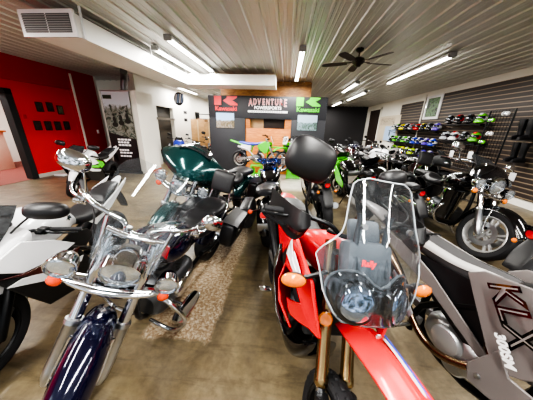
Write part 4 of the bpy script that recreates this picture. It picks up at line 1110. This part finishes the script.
for lab, x0, x1, cols, sky in (('landscape print under the red emblem on display wall', -2.24, -1.67, ('2f3a22', '6f6048', '8d857c', '333231'), '9fbfe6'), ('landscape print under the green emblem on display wall', .31, .9, ('2f3a33', '49645a', '7d8f9a', '3f5f3a'), '9bb0c0')):
    e = thing('poster', lab, 'poster', ((x0+x1)/2, YK, 1.42), group=None)
    w = x1-x0
    obj('backing', bx(-w/2-.012, w/2+.012, -.012, 0, -.012, .452), BLKMAT, e)
    obj('print', bx(-w/2, w/2, -.016, -.012, 0, .44), picture_mat('print '+lab[22:30], cols, 9, sky, .5, 0, .44), e)

# ------------------------------------------------------------------ ceiling services
t = thing('air_duct', 'white rectangular air duct with louvred end grille under the ceiling', 'duct', (-3.07, 3.0, 2.5))
obj('duct_run', bx(-.34, .33, 0, 3.2, .02, .27), DUCTM, t)
obj('duct_run', bx(-.34, 2.7, 3.2, 3.9, .02, .27), DUCTM, t)
g = obj('grille_frame', bx(-.38, .36, -.03, 0, -.0, .29), WHITE, t)
obj('grille_opening', bx(-.33, -.02, -.036, -.03, .045, .245), mat('grille dark', '4a4a4a', .6), g); obj('grille_opening', bx(.0, .31, -.036, -.03, .045, .245), mat('grille dark', '4a4a4a', .6), g)
for k in range(8): obj('louvre', bx(-.33, .31, -.045, -.034, .055+.024*k, .063+.024*k), mat('louvre grey', '8f8f8d', .5), g)
for y in (.1, 1.6, 3.1): obj('hanger_strap', bx(.33, .345, y, y+.03, .02, .4), WHITE, t)
obj('duct_vent', bx(.331, .337, 2.0, 2.2, .1, .2), mat('grille dark', '4a4a4a', .6), t)
t = thing('flexible_vent_pipe', 'grey flexible vent pipe rising above the white block', 'pipe', (-4.9, 6.6, 2.33))
obj('pipe', M().tube([(.0, 0, 0), (.02, 0, .2), (.1, -.05, .4), (.3, -.3, .5)], .09, 16, 5), mat('grey duct foil', '77787a', .35, .8), t)
obj('pipe_collar', M().lathe([(.1, 0), (.11, 0), (.11, .05), (.1, .05)], (0, 0, .01), (0, 0, 1), 20), DALLOY, t)
TUBE = mat('lit tube', 'fffaf0', .3, emit=9)
fx = [(.2, 4.5, 7.2, 'bare tube light on the ceiling centre, above the display wall'), (2.93, 4.8, 7.4, 'long tube light on the ceiling right, beyond the fan'),
      (2.86, 9.1, 11.6, 'tube light near the back right of the ceiling'), (2.05, 7.4, 9.2, 'tube light right of centre, behind the fan'), (2.75, 12.3, 14.6, 'tube light at far back right by the dark wall'),
      (-2.05, 4.0, 6.2, 'tube light left of centre, the nearer to the middle of the pair'), (-2.58, 4.5, 7.3, 'tube light left of centre, running above the white duct'), (-4.3, 8.6, 10.6, 'tube light over the far left room by the roller door'), (-3.6, 11.0, 13.5, 'tube light deep in the far left room'),
      (-1.9, -1.6, 1.4, 'unseen fill tube light added over the front left cruiser'), (.6, -1.6, 1.4, 'unseen fill tube light added over the red adventure bike'), (3.0, -1.6, 2.0, 'unseen fill tube light added over the front right corner'), (-4.6, -.5, 2.5, 'unseen fill tube light added over the floor by the red wall')]  # these four tubes are out of view, added to brighten the foreground
for x, y0, y1, lab in fx:
    t = thing('tube_light', lab, 'light', (x, y0, CH-.02), group=None)
    L_ = y1-y0
    obj('fixture_body', bx(-.05, .05, 0, L_, -.05, 0, None, .008), WHITE, t)
    for s in (-1, 1):
        obj('fluorescent_tube', M().tube([(s*.03, .04, -.066), (s*.03, L_-.04, -.066)], .014, 10), TUBE, t)
    for y in (0, L_): obj('end_cap', bx(-.06, .06, y-.03, y+.03, -.085, 0, None, .006), mat('fixture grey', '8c8c8a', .5), t)
    la = bpy.data.lights.new('tube_lamp', 'AREA'); la.shape = 'RECTANGLE'; la.size = .12; la.size_y = L_; la.energy = 40*L_; la.color = (1, .975, .93)
    lo = link(bpy.data.objects.new('tube_lamp', la)); lo.location = (x, (y0+y1)/2, CH-.13)
t = thing('ceiling_fan', 'dark brown five blade ceiling fan hanging between the tube lights', 'fan', (1.25, 4.7, CH))
FB = mat('dark bronze fan', '2a1f1b', .35, .3)
obj('canopy', M().lathe([(.001, 0), (.07, 0), (.07, -.03), (.03, -.06), (.02, -.06)], (0, 0, 0), (0, 0, 1), 20), FB, t)
obj('down_rod', M().tube([(0, 0, -.05), (0, 0, -.16)], .013, 10), FB, t)
obj('motor', M().lathe([(.001, -.13), (.05, -.135), (.1, -.16), (.115, -.2), (.1, -.235), (.06, -.26), (.045, -.29), (.001, -.3)], (0, 0, 0), (0, 0, 1), 24), FB, t)
for k in range(5):
    a = R(14+72*k); rot = Matrix.Rotation(a, 4, 'Z') @ Matrix.Rotation(R(10), 4, 'X')
    m = M().plate([(.2, -.045), (.3, -.062), (.55, -.07), (.66, -.058), (.69, 0), (.66, .058), (.55, .07), (.3, .062), (.2, .045)], lambda p, q, t_: (p, q, -t_), .008).xf(Matrix.Translation((0, 0, -.215)) @ rot)
    b = obj('blade', m, mat('fan blade', '33231d', .5), t)
    obj('blade_bracket', M().box((.16, 0, .005), (.14, .04, .012), .004).xf(Matrix.Translation((0, 0, -.215)) @ rot), FB, b)
# round hanging emblem near the far left room
t = thing('hanging_disc', 'round blue and white disc hanging from ceiling near the far left room', 'ornament', (-3.55, 7.25, 2.26))
obj('disc', M().lathe([(.001, -.02), (.18, -.02), (.2, -.01), (.2, .01), (.18, .02), (.001, .02)], (0, 0, 0), (.3, 1, 0), 28), mat('disc dark', '20242c', .4), t)
for k in range(4): 
    m = M().plate([(-.15+.08*k, -.12), (-.1+.08*k, -.12), (-.04+.08*k, .14), (-.09+.08*k, .14)], lambda a, b, t_: (a, -.024-t_+a*.3*-1, b), -.004)
    obj('ribbon', m, mat('disc blue', '8fa8cf', .4) if k % 2 else mat('disc white', 'e6e9ef', .4), t)
obj('hanging_wire', M().tube([(0, 0, .19), (0, 0, CH-2.26)], .003, 6), BLKPL, t)

# ------------------------------------------------------------------ left wall things
for k, (y, z, nm) in enumerate([(5.54, 1.81, 'topmost left'), (5.81, 1.83, 'top middle'), (6.075, 1.77, 'top right'), (5.365, 1.34, 'lower first from left'), (5.625, 1.335, 'lower second from left'), (5.885, 1.335, 'lower third from left'), (6.15, 1.345, 'lower last on right')]):
    t = thing('framed_plaque', 'small dark framed plaque on the red wall, '+nm, 'frame', (XL, y, z-.12), group='plaques on the red wall')
    obj('frame', bx(0, .02, -.085, .085, 0, .24, None, .004), BLKPL, t)
    obj('picture', bx(.02, .024, -.065, .065, .025, .215), picture_mat('plaque %d' % k, ('1c1a1a', '2e2726', '57504a') if k != 2 else ('2c2a22', '5a5d45', '8a8468'), 26), t)
t = thing('banner', 'tall printed banner with riders picture and white lines of text beside the white block', 'banner', (-4.82, 6.1, 0), 0)
obj('base', bx(-.44, .44, -.08, .02, 0, .07, None, .01), BLKPL, t)
bp_ = obj('cloth', bx(-.42, .42, -.012, -.006, .07, 2.3), mat('banner black', '18181b', .5), t)
m = M().plate([(-.41, 1.2), (.41, 1.02), (.41, 2.29), (-.41, 2.29)], lambda a, b, t_: (a, -.013-t_, b), .001)
obj('picture', m, picture_mat('banner picture', ('1b2420', '34483a', '6c7266', '8f9690', '2f4a3c', '4c5a56'), 5, 'c2ccd6', .66, 1.1, 2.3), bp_)
for k in range(3):
    obj('rider_silhouette', M().ell((-.15+.2*k, -.016, 1.55+.05*k), (.05, .002, .09), 14, 8).ell((-.15+.2*k, -.016, 1.68+.05*k), (.03, .002, .035), 12, 8).ell((-.15+.2*k, -.0155, 1.42+.05*k), (.09, .002, .07), 14, 8), mat('silhouette', '1f2420', .6), bp_)
for k, (w, z, h) in enumerate([(.36, .98, .05), (.3, .9, .05), (.34, .82, .05), (.26, .68, .045), (.34, .6, .045), (.3, .5, .045)]):
    nseg = 4
    for q in range(nseg):
        obj('text_mark', bx(-.05-.0+w*1.2*(q/nseg)-.12, -.05+w*1.2*((q+.82)/nseg)-.12, -.0145, -.012, z, z+h), swh, bp_)
obj('logo_panel', bx(-.38, -.12, -.0155, -.012, 2.1, 2.2), mat('dark green label', '2d3a2a', .5), bp_)
obj('top_rail', bx(-.43, .43, -.025, .005, 2.29, 2.315), STEEL, t)
t = thing('shelving_unit', 'black shelving unit with small boxes between red pier and banner', 'shelving', (-6.0, 7.75, 0))
for x in (-.5, .5): obj('upright', bx(x-.02, x+.02, -.2, .2, 0, 2.2), BLKMET, t)
obj('back_panel', bx(-.5, .5, .18, .2, 0, 2.2), mat('shelf back', '2a2523', .6), t)
for k in range(6): obj('shelf', bx(-.5, .5, -.2, .2, .1+.38*k, .125+.38*k), BLKMET, t)
pal = ['8a8f96', 'b8b4aa', '3a4048', '7a2a28', 'd0cfc8', '4c5a6a', '24272b']
for k in range(5):
    for q in range(4):
        h = random.uniform(.1, .24); w = random.uniform(.1, .2); c = pal[(k*3+q) % 7]
        t2 = tag(obj('goods_box', bx(-6.45+.25*q, -6.45+.25*q+w, 7.57, 7.77, .126+.38*k, .126+.38*k+h, None, .006), mat('goods '+c, c, .5)), '%s box, number %s from left on shelf %s of the black shelving' % ({'8a8f96': 'grey', 'b8b4aa': 'beige', '3a4048': 'slate', '7a2a28': 'dark red', 'd0cfc8': 'off white', '4c5a6a': 'blue grey', '24272b': 'black'}[c], ('one', 'two', 'three', 'four')[q], ('one, the lowest,', 'two', 'three', 'four', 'five')[k]), 'box', 'goods on the black shelving')
# beyond the doorway
t = thing('wooden_cabinet', 'light wooden cabinet seen through the red wall doorway', 'cabinet', (-8.9, 5.7, 0), 0)
obj('body', bx(-.35, .35, -.25, .25, 0, 1.1, None, .01), mat('pale cream cabinet', 'd9cfb6', .5), t)
obj('top', bx(-.4, .4, -.3, .3, 1.1, 1.15, None, .01), ORGW, t)
for x in (-.18, .17): 
    d = obj('door', bx(x-.16, x+.16, -.265, -.25, .06, 1.04, None, .004), mat('pale cream cabinet', 'd9cfb6', .5), t)
    obj('knob', M().lathe([(.001, .03), (.015, .028), (.012, .0)], (x+.1, -.265, .6), (0, -1, 0), 12), STEEL, d)
t = thing('dark_bookcase', 'dark bookcase standing in the side room behind the doorway', 'bookcase', (-8.0, 6.6, 0), 0)
for x in (-.4, .4): obj('side_panel', bx(x-.015, x+.015, -.18, .18, 0, 1.9), BLKMET, t)
for k in range(6): obj('shelf', bx(-.4, .4, -.18, .18, .05+.36*k, .08+.36*k), BLKMET, t)
obj('back_panel', bx(-.4, .4, .16, .18, 0, 1.9), mat('bookcase back', '3a342f', .6), t)
for k in range(4):
    tag(obj('storage_box', bx(-8.33+.1*(k % 2), -7.75, 6.45, 6.7, .08+.36*k+.001, .3+.36*k, None, .01), mat('storage %d' % k, ('a58a62', 'd8d4c8', '6d6f74', 'b89f76')[k], .6)), ('tan box on lowest', 'white box on second', 'grey box on third', 'pale brown box on fourth')[k]+' shelf of the bookcase past the doorway', 'box')
tag(obj('white_tray', M().box((-6.3, 5.35, .03), (.3, .18, .06), .02), WHITE), 'small white tray on floor at foot of the red wall', 'tray')
tag(obj('wall_switch', bx(XL+.15, XL+.17, 7.0, 7.08, 1.1, 1.22, None, .006), WHITE), 'white switch plate on the dark red pier', 'switch')
tag(obj('wall_switch', bx(XL, XL+.015, 5.1, 5.17, 1.5, 1.6, None, .004), DREDW), 'red switch plate on the red wall by the doorway', 'switch')

# ------------------------------------------------------------------ far left room
for k, (x0, x1, y0, h, lab) in enumerate([(-4.35, -3.7, 9.8, 1.72, 'tall brown cardboard crate standing left of the display wall, the taller one'), (-3.66, -3.2, 9.6, 1.6, 'brown cardboard crate standing right next to the display wall edge')]):
    t = thing('cardboard_crate', lab, 'crate', ((x0+x1)/2, y0, 0), group='cardboard crates')
    w = x1-x0
    obj('carton', bx(-w/2, w/2, 0, .5, 0, h, None, .008), CARTON, t)
    obj('packing_tape', bx(-.03, .03, -.004, .0, .1, h-.02), mat('tape', 'cdb58c', .3), t)
t = thing('storage_rack', 'dark storage rack with parts at the back of the far left room', 'rack', (-4.2, 11.5, 0))
for x in (-.5, .5): obj('upright', bx(x-.03, x+.03, -.2, .2, 0, 2.1), BLKMET, t)
for k in range(5): obj('shelf', bx(-.5, .5, -.2, .2, .3+.42*k, .33+.42*k), BLKMET, t)
for k in range(8):
    tag(obj('parts_box', bx(-4.59+.24*(k % 4), -4.43+.24*(k % 4), 11.34, 11.64, .331+.42*(1+k//4*2), .331+.42*(1+k//4*2)+.2, None, .008), mat('parts %d' % (k % 4), ('8c3a34', '59606a', 'b8a27c', '3a4a6a')[k % 4], .6)), ('red', 'grey', 'tan', 'blue')[k % 4]+(' box on the lower' if k < 4 else ' box on the upper')+' shelf of the dark storage rack', 'box', 'boxes on the storage rack')
for k, z in enumerate((1.68, 2.0)):
    t = thing('wall_plate', ('lower' if k == 0 else 'upper')+' small dark sign on the white wall right of the roller door', 'sign', (-4.75, 10.2, z), group='small dark wall signs')
    obj('plate', bx(0, .012, -.15, .15, -.05, .05, None, .003), BLKPL, t); obj('plate_frame', bx(0, .008, -.165, .165, -.065, .065), DALLOY, t)

# ------------------------------------------------------------------ right wall things
t = thing('framed_poster', 'white framed motorcycle poster high on the dark slat wall', 'poster', (XR-.03, 8.75, 1.93))
m = bx(-.03, 0, -.43, .43, 0, .08); bx(-.03, 0, -.43, .43, .71, .79, m); bx(-.03, 0, -.43, -.33, .08, .71, m); bx(-.03, 0, .33, .43, .08, .71, m)
obj('frame', m, WHITE, t)
obj('print', bx(-.015, -.005, -.34, .34, .07, .72), picture_mat('poster print', ('101214', '1b201f', '4f7a3c', '59655f', '15181a'), 9), t)
t = thing('wall_board', 'pale board with dark drawing pinned on the white right wall', 'board', (XR, 12.1, .95))
obj('board', bx(-.03, 0, -1.2, 1.25, 0, 1.25, None, .005), mat('pale board', 'cfc3ae', .6), t)
obj('drawing', bx(-.034, -.03, -.7, .9, .8, 1.15), picture_mat('drawing print', ('6d655a', 'b7a994', 'cfc3ae', '4a4640'), 8), t)
obj('sheet', bx(-.038, -.03, -1.0, .2, .05, .75), mat('pale blue sheet', 'a9c3e6', .5), t)
obj('sheet_mark', M().ell((-.04, -.4, .4), (.002, .07, .14), 14, 8), BLKPL, t)
HELM = {}
def helmet(label, loc, rz, shell, accent, group, visor=DLENS, s=1.0):
    t = thing('helmet', label, 'helmet', loc, rz, 0, group)
    if 'shell' not in HELM:
        def sh(u, v):
            a = 2*pi*u; b = -pi*.36+pi*.86*v
            rr = cos(b); zz = sin(b)
            f = max(0, cos(a))
            x_ = .135*rr*cos(a)*(1+.12*f*(1 if b < .1 else .3)); y_ = .11*rr*sin(a)
            return (x_, y_, .145+.125*zz-.02*f*(b < -.2))
        HELM['shell'] = M().sheet(sh, 22, 14)
        HELM['visor'] = M().sheet(lambda u, v: (.1495*cos(R(-62+124*u))*cos(R(-8+34*v))+.004, .117*sin(R(-62+124*u))*cos(R(-8+34*v)), .145+.128*sin(R(-8+34*v))), 14, 6, (-.004, 0, 0))
        HELM['chin'] = M().body([(-.105, 0, .012, .02, .02, 2.5), (-.08, 0, .018, .03, .025, 2.5), (0, 0, .022, .036, .03, 2.5), (.08, 0, .018, .03, .025, 2.5), (.105, 0, .012, .02, .02, 2.5)], 14, 4, 'y')
        HELM['chin'].v = [(x+.15-4.2*y*y, y, z+.06) for x, y, z in HELM['chin'].v]
        HELM['side'] = M().sheet(lambda u, v: (-.1+.2*u, .1135*sqrt(max(.02, 1-((-.1+.2*u)/.14)**2))*cos(R(-10+45*v*u))+.003, .1+.1*v*(.4+.6*u)), 10, 5, (0, .003, 0))
        HELM['side2'] = M().sheet(lambda u, v: (-.1+.2*u, -(.1135*sqrt(max(.02, 1-((-.1+.2*u)/.14)**2))*cos(R(-10+45*v*u))+.003), .1+.1*v*(.4+.6*u)), 10, 5, (0, -.003, 0))
        HELM['top'] = M().sheet(lambda u, v: (.1-.21*u, -.03+.06*v, .147+.128*sqrt(max(.02, 1-((.1-.21*u)/.14)**2-.06))), 10, 4, (0, 0, .004))
    obj('shell', HELM['shell'], shell, t); obj('visor', HELM['visor'], visor, t); obj('chin_guard', HELM['chin'], shell, t)
    for k in ('side', 'side2', 'top'): obj('stripe', HELM[k], accent, t)
    return t
hc = {}
def hm(c): return mat('helmet '+c, c, .2, 0, .8)
cols = {'black': '17171a', 'yellow': 'e6d51c', 'red': 'c42426', 'white': 'ececec', 'purple': '5a3fae', 'green': '5fc22a', 'blue': '2b3fc0', 'lime': 'b8d91e', 'grey': '6c6f74', 'dark green': '1d4a2c', 'navy': '24266e', 'orange': 'd9822a', 'pale purple': '8f86d8', 'silver': 'b7bbc0'}
rows = [(1.53, 'top', 'topmost', [('purple', 'silver'), ('black', 'grey'), ('black', 'yellow'), ('red', 'black'), ('grey', 'red'), ('black', 'white'), ('yellow', 'black'), ('black', 'green'), ('white', 'black')]),
        (1.03, 'middle', 'middle', [('blue', 'white'), ('purple', 'white'), ('navy', 'white'), ('blue', 'silver'), ('dark green', 'white'), ('green', 'white'), ('dark green', 'silver'), ('green', 'black'), ('black', 'green')]),
        (.62, 'low', 'lowest', [('pale purple', 'white'), ('purple', 'blue'), ('black', 'silver'), ('lime', 'black'), ('lime', 'white'), ('yellow', 'lime'), ('lime', 'grey'), ('green', 'lime')])]
ordn = ['nearest', 'second nearest', 'third nearest', 'fourth', 'fifth', 'sixth', 'seventh', 'eighth', 'ninth and farthest']
for z, nm, nm2, lst in rows:
    t = thing('helmet_shelf', nm2+' black wire shelf of the long helmet display on the slat wall', 'shelf', (XR-.03, 9.5, z-.015), group='helmet shelves')
    obj('shelf_board', bx(-.32, 0, -1.75, 1.65, -.02, 0), BLKMET, t)
    for y in (-1.7, 0, 1.6): obj('bracket', M().tube([(-.3, y, -.02), (0, y, -.12)], .01, 6), BLKMET, t)
    for k, (a, c) in enumerate(lst):
        y = 7.95+.37*k
        helmet('%s helmet with %s stripes, %s from the camera on the %s long shelf' % (a, c, ordn[k], nm), (XR-.2, y, z-.014), 200+random.uniform(-12, 12), hm(cols[a]), hm(cols[c]), 'helmets on the long display')
# second helmet stand with dirt helmets, grid panels and boots
t = thing('helmet_shelf', 'short upper black shelf for four helmets right of long display', 'shelf', (XR-.03, 6.85, 1.72), group='short helmet shelves')
obj('shelf_board', bx(-.34, 0, -.75, .75, -.02, 0), BLKMET, t)
for y in (-.7, .7): obj('bracket', M().tube([(-.3, y, -.02), (0, y, -.12)], .01, 6), BLKMET, t)
t = thing('helmet_shelf', 'short lower black shelf for four helmets right of long display', 'shelf', (XR-.03, 6.85, 1.26), group='short helmet shelves')
obj('shelf_board', bx(-.34, 0, -.75, .75, -.02, 0), BLKMET, t)
for y in (-.7, .7): obj('bracket', M().tube([(-.3, y, -.02), (0, y, -.12)], .01, 6), BLKMET, t)
for z, lv, lst in ((1.721, 'upper', [('green', 'white'), ('black', 'grey'), ('black', 'red'), ('black', 'silver')]), (1.261, 'lower', [('green', 'red'), ('black', 'silver'), ('white', 'red'), ('silver', 'black')])):
    for k, (a, c) in enumerate(lst):
        helmet('%s helmet with %s stripes, %s from the camera on the short %s shelf' % (a, c, ordn[k], lv), (XR-.22, 6.3+.37*k, z), 205, hm(cols[a]), hm(cols[c]), 'helmets on the short shelves')
def grid(label, x, y0, y1, z0, z1, n1, n2, tiltx=.0, grp=None):
    t = thing('wire_grid', label, 'display grid', (x, (y0+y1)/2, z0), 0, 0, grp)
    w = (y1-y0)/2; h = z1-z0
    obj('frame', M().tube([(0, -w, 0), (tiltx, -w, h), (tiltx, w, h), (0, w, 0), (0, -w, 0)], .018, 8), BLKMET, t)
    m = M()
    for k in range(1, n1): m.tube([(tiltx*k/n1, -w, h*k/n1), (tiltx*k/n1, w, h*k/n1)], .004, 5)
    for k in range(1, n2): m.tube([(0, -w+2*w*k/n2, 0), (tiltx, -w+2*w*k/n2, h)], .004, 5)
    obj('wire_mesh', m, BLKMET, t)
    return t
grid('tall black wire grid panel standing out from slat wall with goggles', XR-.35, 5.35, 5.95, .75, 2.02, 16, 8)
grid('low black wire grid below the short helmet shelves', XR-.3, 5.98, 7.3, .55, 1.2, 8, 16)
for k, (y, z) in enumerate([(5.8, 1.8), (5.5, 1.93), (5.72, 1.5), (5.85, 1.3)]):
    t = thing('goggles', ('green and white goggles high on the tall wire grid', 'white goggles at the top corner of the tall wire grid', 'small white goggles at middle of the tall wire grid', 'green goggles low on the tall wire grid')[k], 'goggles', (XR-.4, y, z))
    m = M().body([(-.08, 0, .02, .03, .03, 2.5), (-.05, 0, .03, .045, .045, 2.5), (0, 0, .03, .04, .035, 2.5), (.05, 0, .03, .045, .045, 2.5), (.08, 0, .02, .03, .03, 2.5)], 16, 3, 'y')
    obj('frame', m, hm(cols['green']) if k in (0, 3) else WHITE, t)
    obj('lens', M().ell((-.025, 0, 0), (.012, .06, .03), 14, 8), LENS, t)
for k, (y, z, nm) in enumerate([(5.1, 1.45, 'upper'), (5.05, .98, 'lower')]):
    for q in (0, 1):
        t = thing('riding_boot', '%s black riding boot of the %s pair on slat wall right of the grid' % (('nearer', 'farther')[q], nm), 'boot', (XR-.16, y+.17*q, z), 180, group='boots on the slat wall')
        m = M().body([(0, 0, .045, .06, .06, 2.5), (.12, .01, .045, .055, .055, 2.5), (.24, .02, .055, .065, .065, 2.5), (.36, .02, .06, .07, .07, 2.5)], 16, 4, 'z')
        m.v = [(x, y_, z_) for x, y_, z_ in m.v]
        obj('shaft', m, LEATHER, t)
        obj('foot', M().body([(-.07, .0, .04, .05, .04, 2.6), (0, .0, .045, .07, .04, 2.6), (.1, -.01, .045, .045, .03, 2.6), (.17, -.02, .03, .025, .02, 2.5)], 16, 4), LEATHER, t)
        obj('sole', M().body([(-.075, -.045, .04, .01, .012, 3), (.0, -.045, .046, .01, .012, 3), (.1, -.045, .047, .01, .012, 3), (.175, -.045, .03, .01, .012, 3)], 14, 3), RUBBER, t)
        obj('hook', M().tube([(-.13, 0, .3), (-.06, 0, .3)], .008, 6), STEEL, t)
for k, (y, z) in enumerate([(6.75, .98), (6.1, 1.02), (5.2, .66)]):
    t = thing('hang_tag', ('white card hanging under the short helmet shelves', 'white card on the low wire grid nearer the tall grid', 'white card on slat wall beneath the boots')[k], 'card', (XR-.35 if k < 2 else XR-.03, y, z), group=None)
    obj('card', bx(-.012, -.006, -.07, .07, -.16, .02, None, .002), WHITE, t); obj('hook', M().tube([(-.01, 0, .02), (.04, 0, .05)], .004, 6), STEEL, t)

la = bpy.data.lights.new('side_room_fill', 'AREA'); la.size = 1.5; la.energy = 120  # unseen area light without a fixture, added to brighten the side room
lo = link(bpy.data.objects.new('side_room_fill', la)); lo.location = (-8.3, 4.8, 2.8)
# ------------------------------------------------------------------ the machines
def sized(r, k):
    r.scale = (k, k, k); return r
sized(cruiser('motorcycle', 'navy blue chrome cruiser with windshield, twin passing lamps and saddlebags, front left', 'motorcycle', (-.95, 1.37, 0), -96, -13, 33, NAVY, shield=CLEAR, rim='spoke', wide=.36, mirz=(.1, .2)), .92)
sized(rally_bike((.09, 1.18, 0), -78, -9.5, -2), .92)
sized(grey_bike((.97, .99, 0), -72, -7, 14), .92)
sized(sport_bike('motorcycle', 'white and black sport bike with maroon stripe at the far left edge', (-1.86, 1.36, 0), -79, -6, 0, logo='Ninja'), .92)
cruiser('motorcycle', 'deep green touring cruiser with wide fork-mounted fairing behind the navy cruiser', 'motorcycle', (-1.06, 2.86, 0), -114, -8, 28, TEAL, fairing=TEAL, lightbar=True, seatm=VINYL, crash=True, back=False, mirrors=False, rim='mag', levers=False)
cruiser('motorcycle', 'black touring cruiser with chrome lamps and amber signals by the slat wall', 'motorcycle', (2.46, 3.4, 0), -89, -11, 12, BLKGL, rim='mag', rimmat=mat('silver wheel', 'd2d2d2', .3, .7), sigm=AMBER, back=True, shield=DARKSCR, shieldh=.3, lowers=True, cowl=True, tankk=1.35)
sized(cruiser('motorcycle', 'black cruiser seen from behind in the middle aisle with blue tinted screen', 'motorcycle', (-.14, 3.26, 0), 90, -7, -6, BLKGL, lite=True, shield=BLUESCR, shieldh=.2, back=False, crash=False, lightbar=False), .92)
sized(sport_bike('motorcycle', 'white and lime green sport bike parked by the red wall', (-4.45, 4.44, 0), -80, -8, 25, WHITE, LIME, BLKPL, LIME), .92)
mx_bike('dirt_bike', 'small green dirt bike with blue seat on green stand, the left of two', (-.84, 6.25, .28), -14, 0, 12, .88)
mx_bike('dirt_bike', 'green dirt bike with number 17 on green stand, the right of two', (.26, 6.52, .28), -124, 0, -14, .88, seat=VINYL)
for x, yy, lab in ((-.84, 6.25, 'green metal bike stand under the blue seated dirt bike'), (.26, 6.52, 'green metal bike stand under the number 17 dirt bike')):
    t = thing('bike_stand', lab, 'bike stand', (x, yy, 0), 0, 0, None)
    for sx in (-1, 1):
        for sy in (-1, 1): obj('leg', M().tube([(sx*.2, sy*.16, 0), (sx*.15, sy*.12, .38)], .016, 8), LIME, t)
        obj('side_plate', M().plate([(-.19, .03), (.19, .03), (.16, .3), (.08, .3), (.05, .14), (-.05, .14), (-.08, .3), (-.16, .3)], lambda a, b, q: (a, sx*(.17-.03*b)-q, b), .006), LIME, t)
    obj('top_plate', M().box((0, 0, .4), (.34, .28, .03), .008), LIME, t)

crowd = [
 (.62, 3.7, 95, 'black roadster with red tail lamp parked behind the red adventure bike', BLKGL, RED, 'round'),
 (1.4, 4.3, 98, 'black sport bike with lime green fairings behind the tall clear windscreen', BLKGL, LIME, 'faired'),
 (1.72, 3.55, 98, 'black faired sport bike directly beside the black touring cruiser', BLKGL, BLKGL, 'faired'),
 (2.35, 5.9, -70, 'black roadster with green side panels in the crowd, middle of the second row', BLKGL, LIME, 'round'),
 (3.05, 5.7, -55, 'black roadster with large black wheels behind the touring cruiser', BLKGL, BLKGL, 'round'),
 (3.75, 6.3, -65, 'black faired bike in front of the helmet display', BLKGL, BLKMAT, 'faired'),
 (2.0, 7.6, -75, 'dark maroon roadster in the third row near the dark back wall', MAROON, BLKGL, 'round'),
 (2.9, 7.7, -70, 'white faired bike in the third row of the crowd', WHITE, WHITE, 'faired'),
 (3.8, 8.3, -65, 'grey roadster in third row under the white wall board', GREYP, GREYP, 'round'),
 (2.6, 9.6, -70, 'navy faired bike at the back of the crowd by the dark wall', NAVY, NAVY, 'faired'),
 (-4.25, 8.1, -62, 'white and blue sport bike in front of the dark roller door', WHITE, BLUEP, 'faired'),
 (-3.55, 8.05, -62, 'black roadster at the far left room near the cardboard crates', BLKGL, BLKGL, 'round')]
for x, y, rz, lab, pa, ac, fr_ in crowd:
    sized(naked_bike('motorcycle', lab, (x, y, 0), rz, -7, 15, pa, ac, front=fr_), .93)
for x, y, rz, lab, pa in ((1.35, 5.8, -82, 'black cruiser with round headlight in the second row beyond the aisle', BLKGL), (-2.85, 8.1, -62, 'black and brown cruiser with chrome bars behind the green tourer', mat('brown black paint', '2a1c14', .2, .2, 1)), (3.5, 9.9, -75, 'silver cruiser at the back right of the crowd', mat('silver paint', '9a9da2', .25, .5, .8))):
    sized(cruiser('motorcycle', lab, 'motorcycle', (x, y, 0), rz, -7, 12, pa, lite=True, shield=None, lightbar=False, back=False, crash=False), .93)
sized(naked_bike('motorcycle', 'black bike with round red tail lamp cut off by the right edge', (2.79, 1.66, 0), 6, -6, 0, BLKGL, BLKGL), .93)

t = thing('hang_tag', 'red and white paper tag hanging by the tank of the navy cruiser', 'tag', (-.66, 1.0, .80), -20)
obj('card', M().box((0, 0, 0), (.05, .004, .1), .002, Matrix.Rotation(R(25), 4, 'Y')), mat('tag red', 'd02a35', .5), t)
obj('string', M().tube([(.02, 0, .05), (.03, .02, .09)], .002, 5), WHITE, t)
# ------------------------------------------------------------------ camera and light
cam = bpy.data.cameras.new('camera'); co = link(bpy.data.objects.new('camera', cam))
cam.sensor_width = 36; cam.lens = 36*211/533; cam.clip_start = .02; cam.clip_end = 100
rot = Matrix.Rotation(R(4.65), 4, 'Z') @ Matrix.Rotation(R(90-19.2), 4, 'X') @ Matrix.Rotation(.032, 4, 'Z')
co.matrix_world = Matrix.Translation((0, 0, 1.5)) @ rot
SC.camera = co
w = bpy.data.worlds.new('world'); SC.world = w; w.use_nodes = True
nt = w.node_tree; bg = nt.nodes['Background']
tc = nt.nodes.new('ShaderNodeTexCoord'); n = nt.nodes.new('ShaderNodeTexNoise'); n.inputs['Scale'].default_value = 5; n.inputs['Detail'].default_value = 5
rp = nt.nodes.new('ShaderNodeValToRGB'); rp.color_ramp.elements[0].position = .42; rp.color_ramp.elements[0].color = hexc('4a5048'); rp.color_ramp.elements[1].position = .58; rp.color_ramp.elements[1].color = hexc('e8eef6')
nt.links.new(tc.outputs['Generated'], n.inputs['Vector']); nt.links.new(n.outputs['Fac'], rp.inputs[0]); nt.links.new(rp.outputs[0], bg.inputs['Color'])
bg.inputs['Strength'].default_value = 1.7
SC.cycles.use_denoising = True
SC.cycles.max_bounces = 8; SC.cycles.transparent_max_bounces = 16; SC.cycles.glossy_bounces = 4
SC.cycles.sample_clamp_indirect = 4
SC.view_settings.view_transform = 'AgX'
SC.view_settings.look = 'AgX - High Contrast'
SC.view_settings.exposure = .42
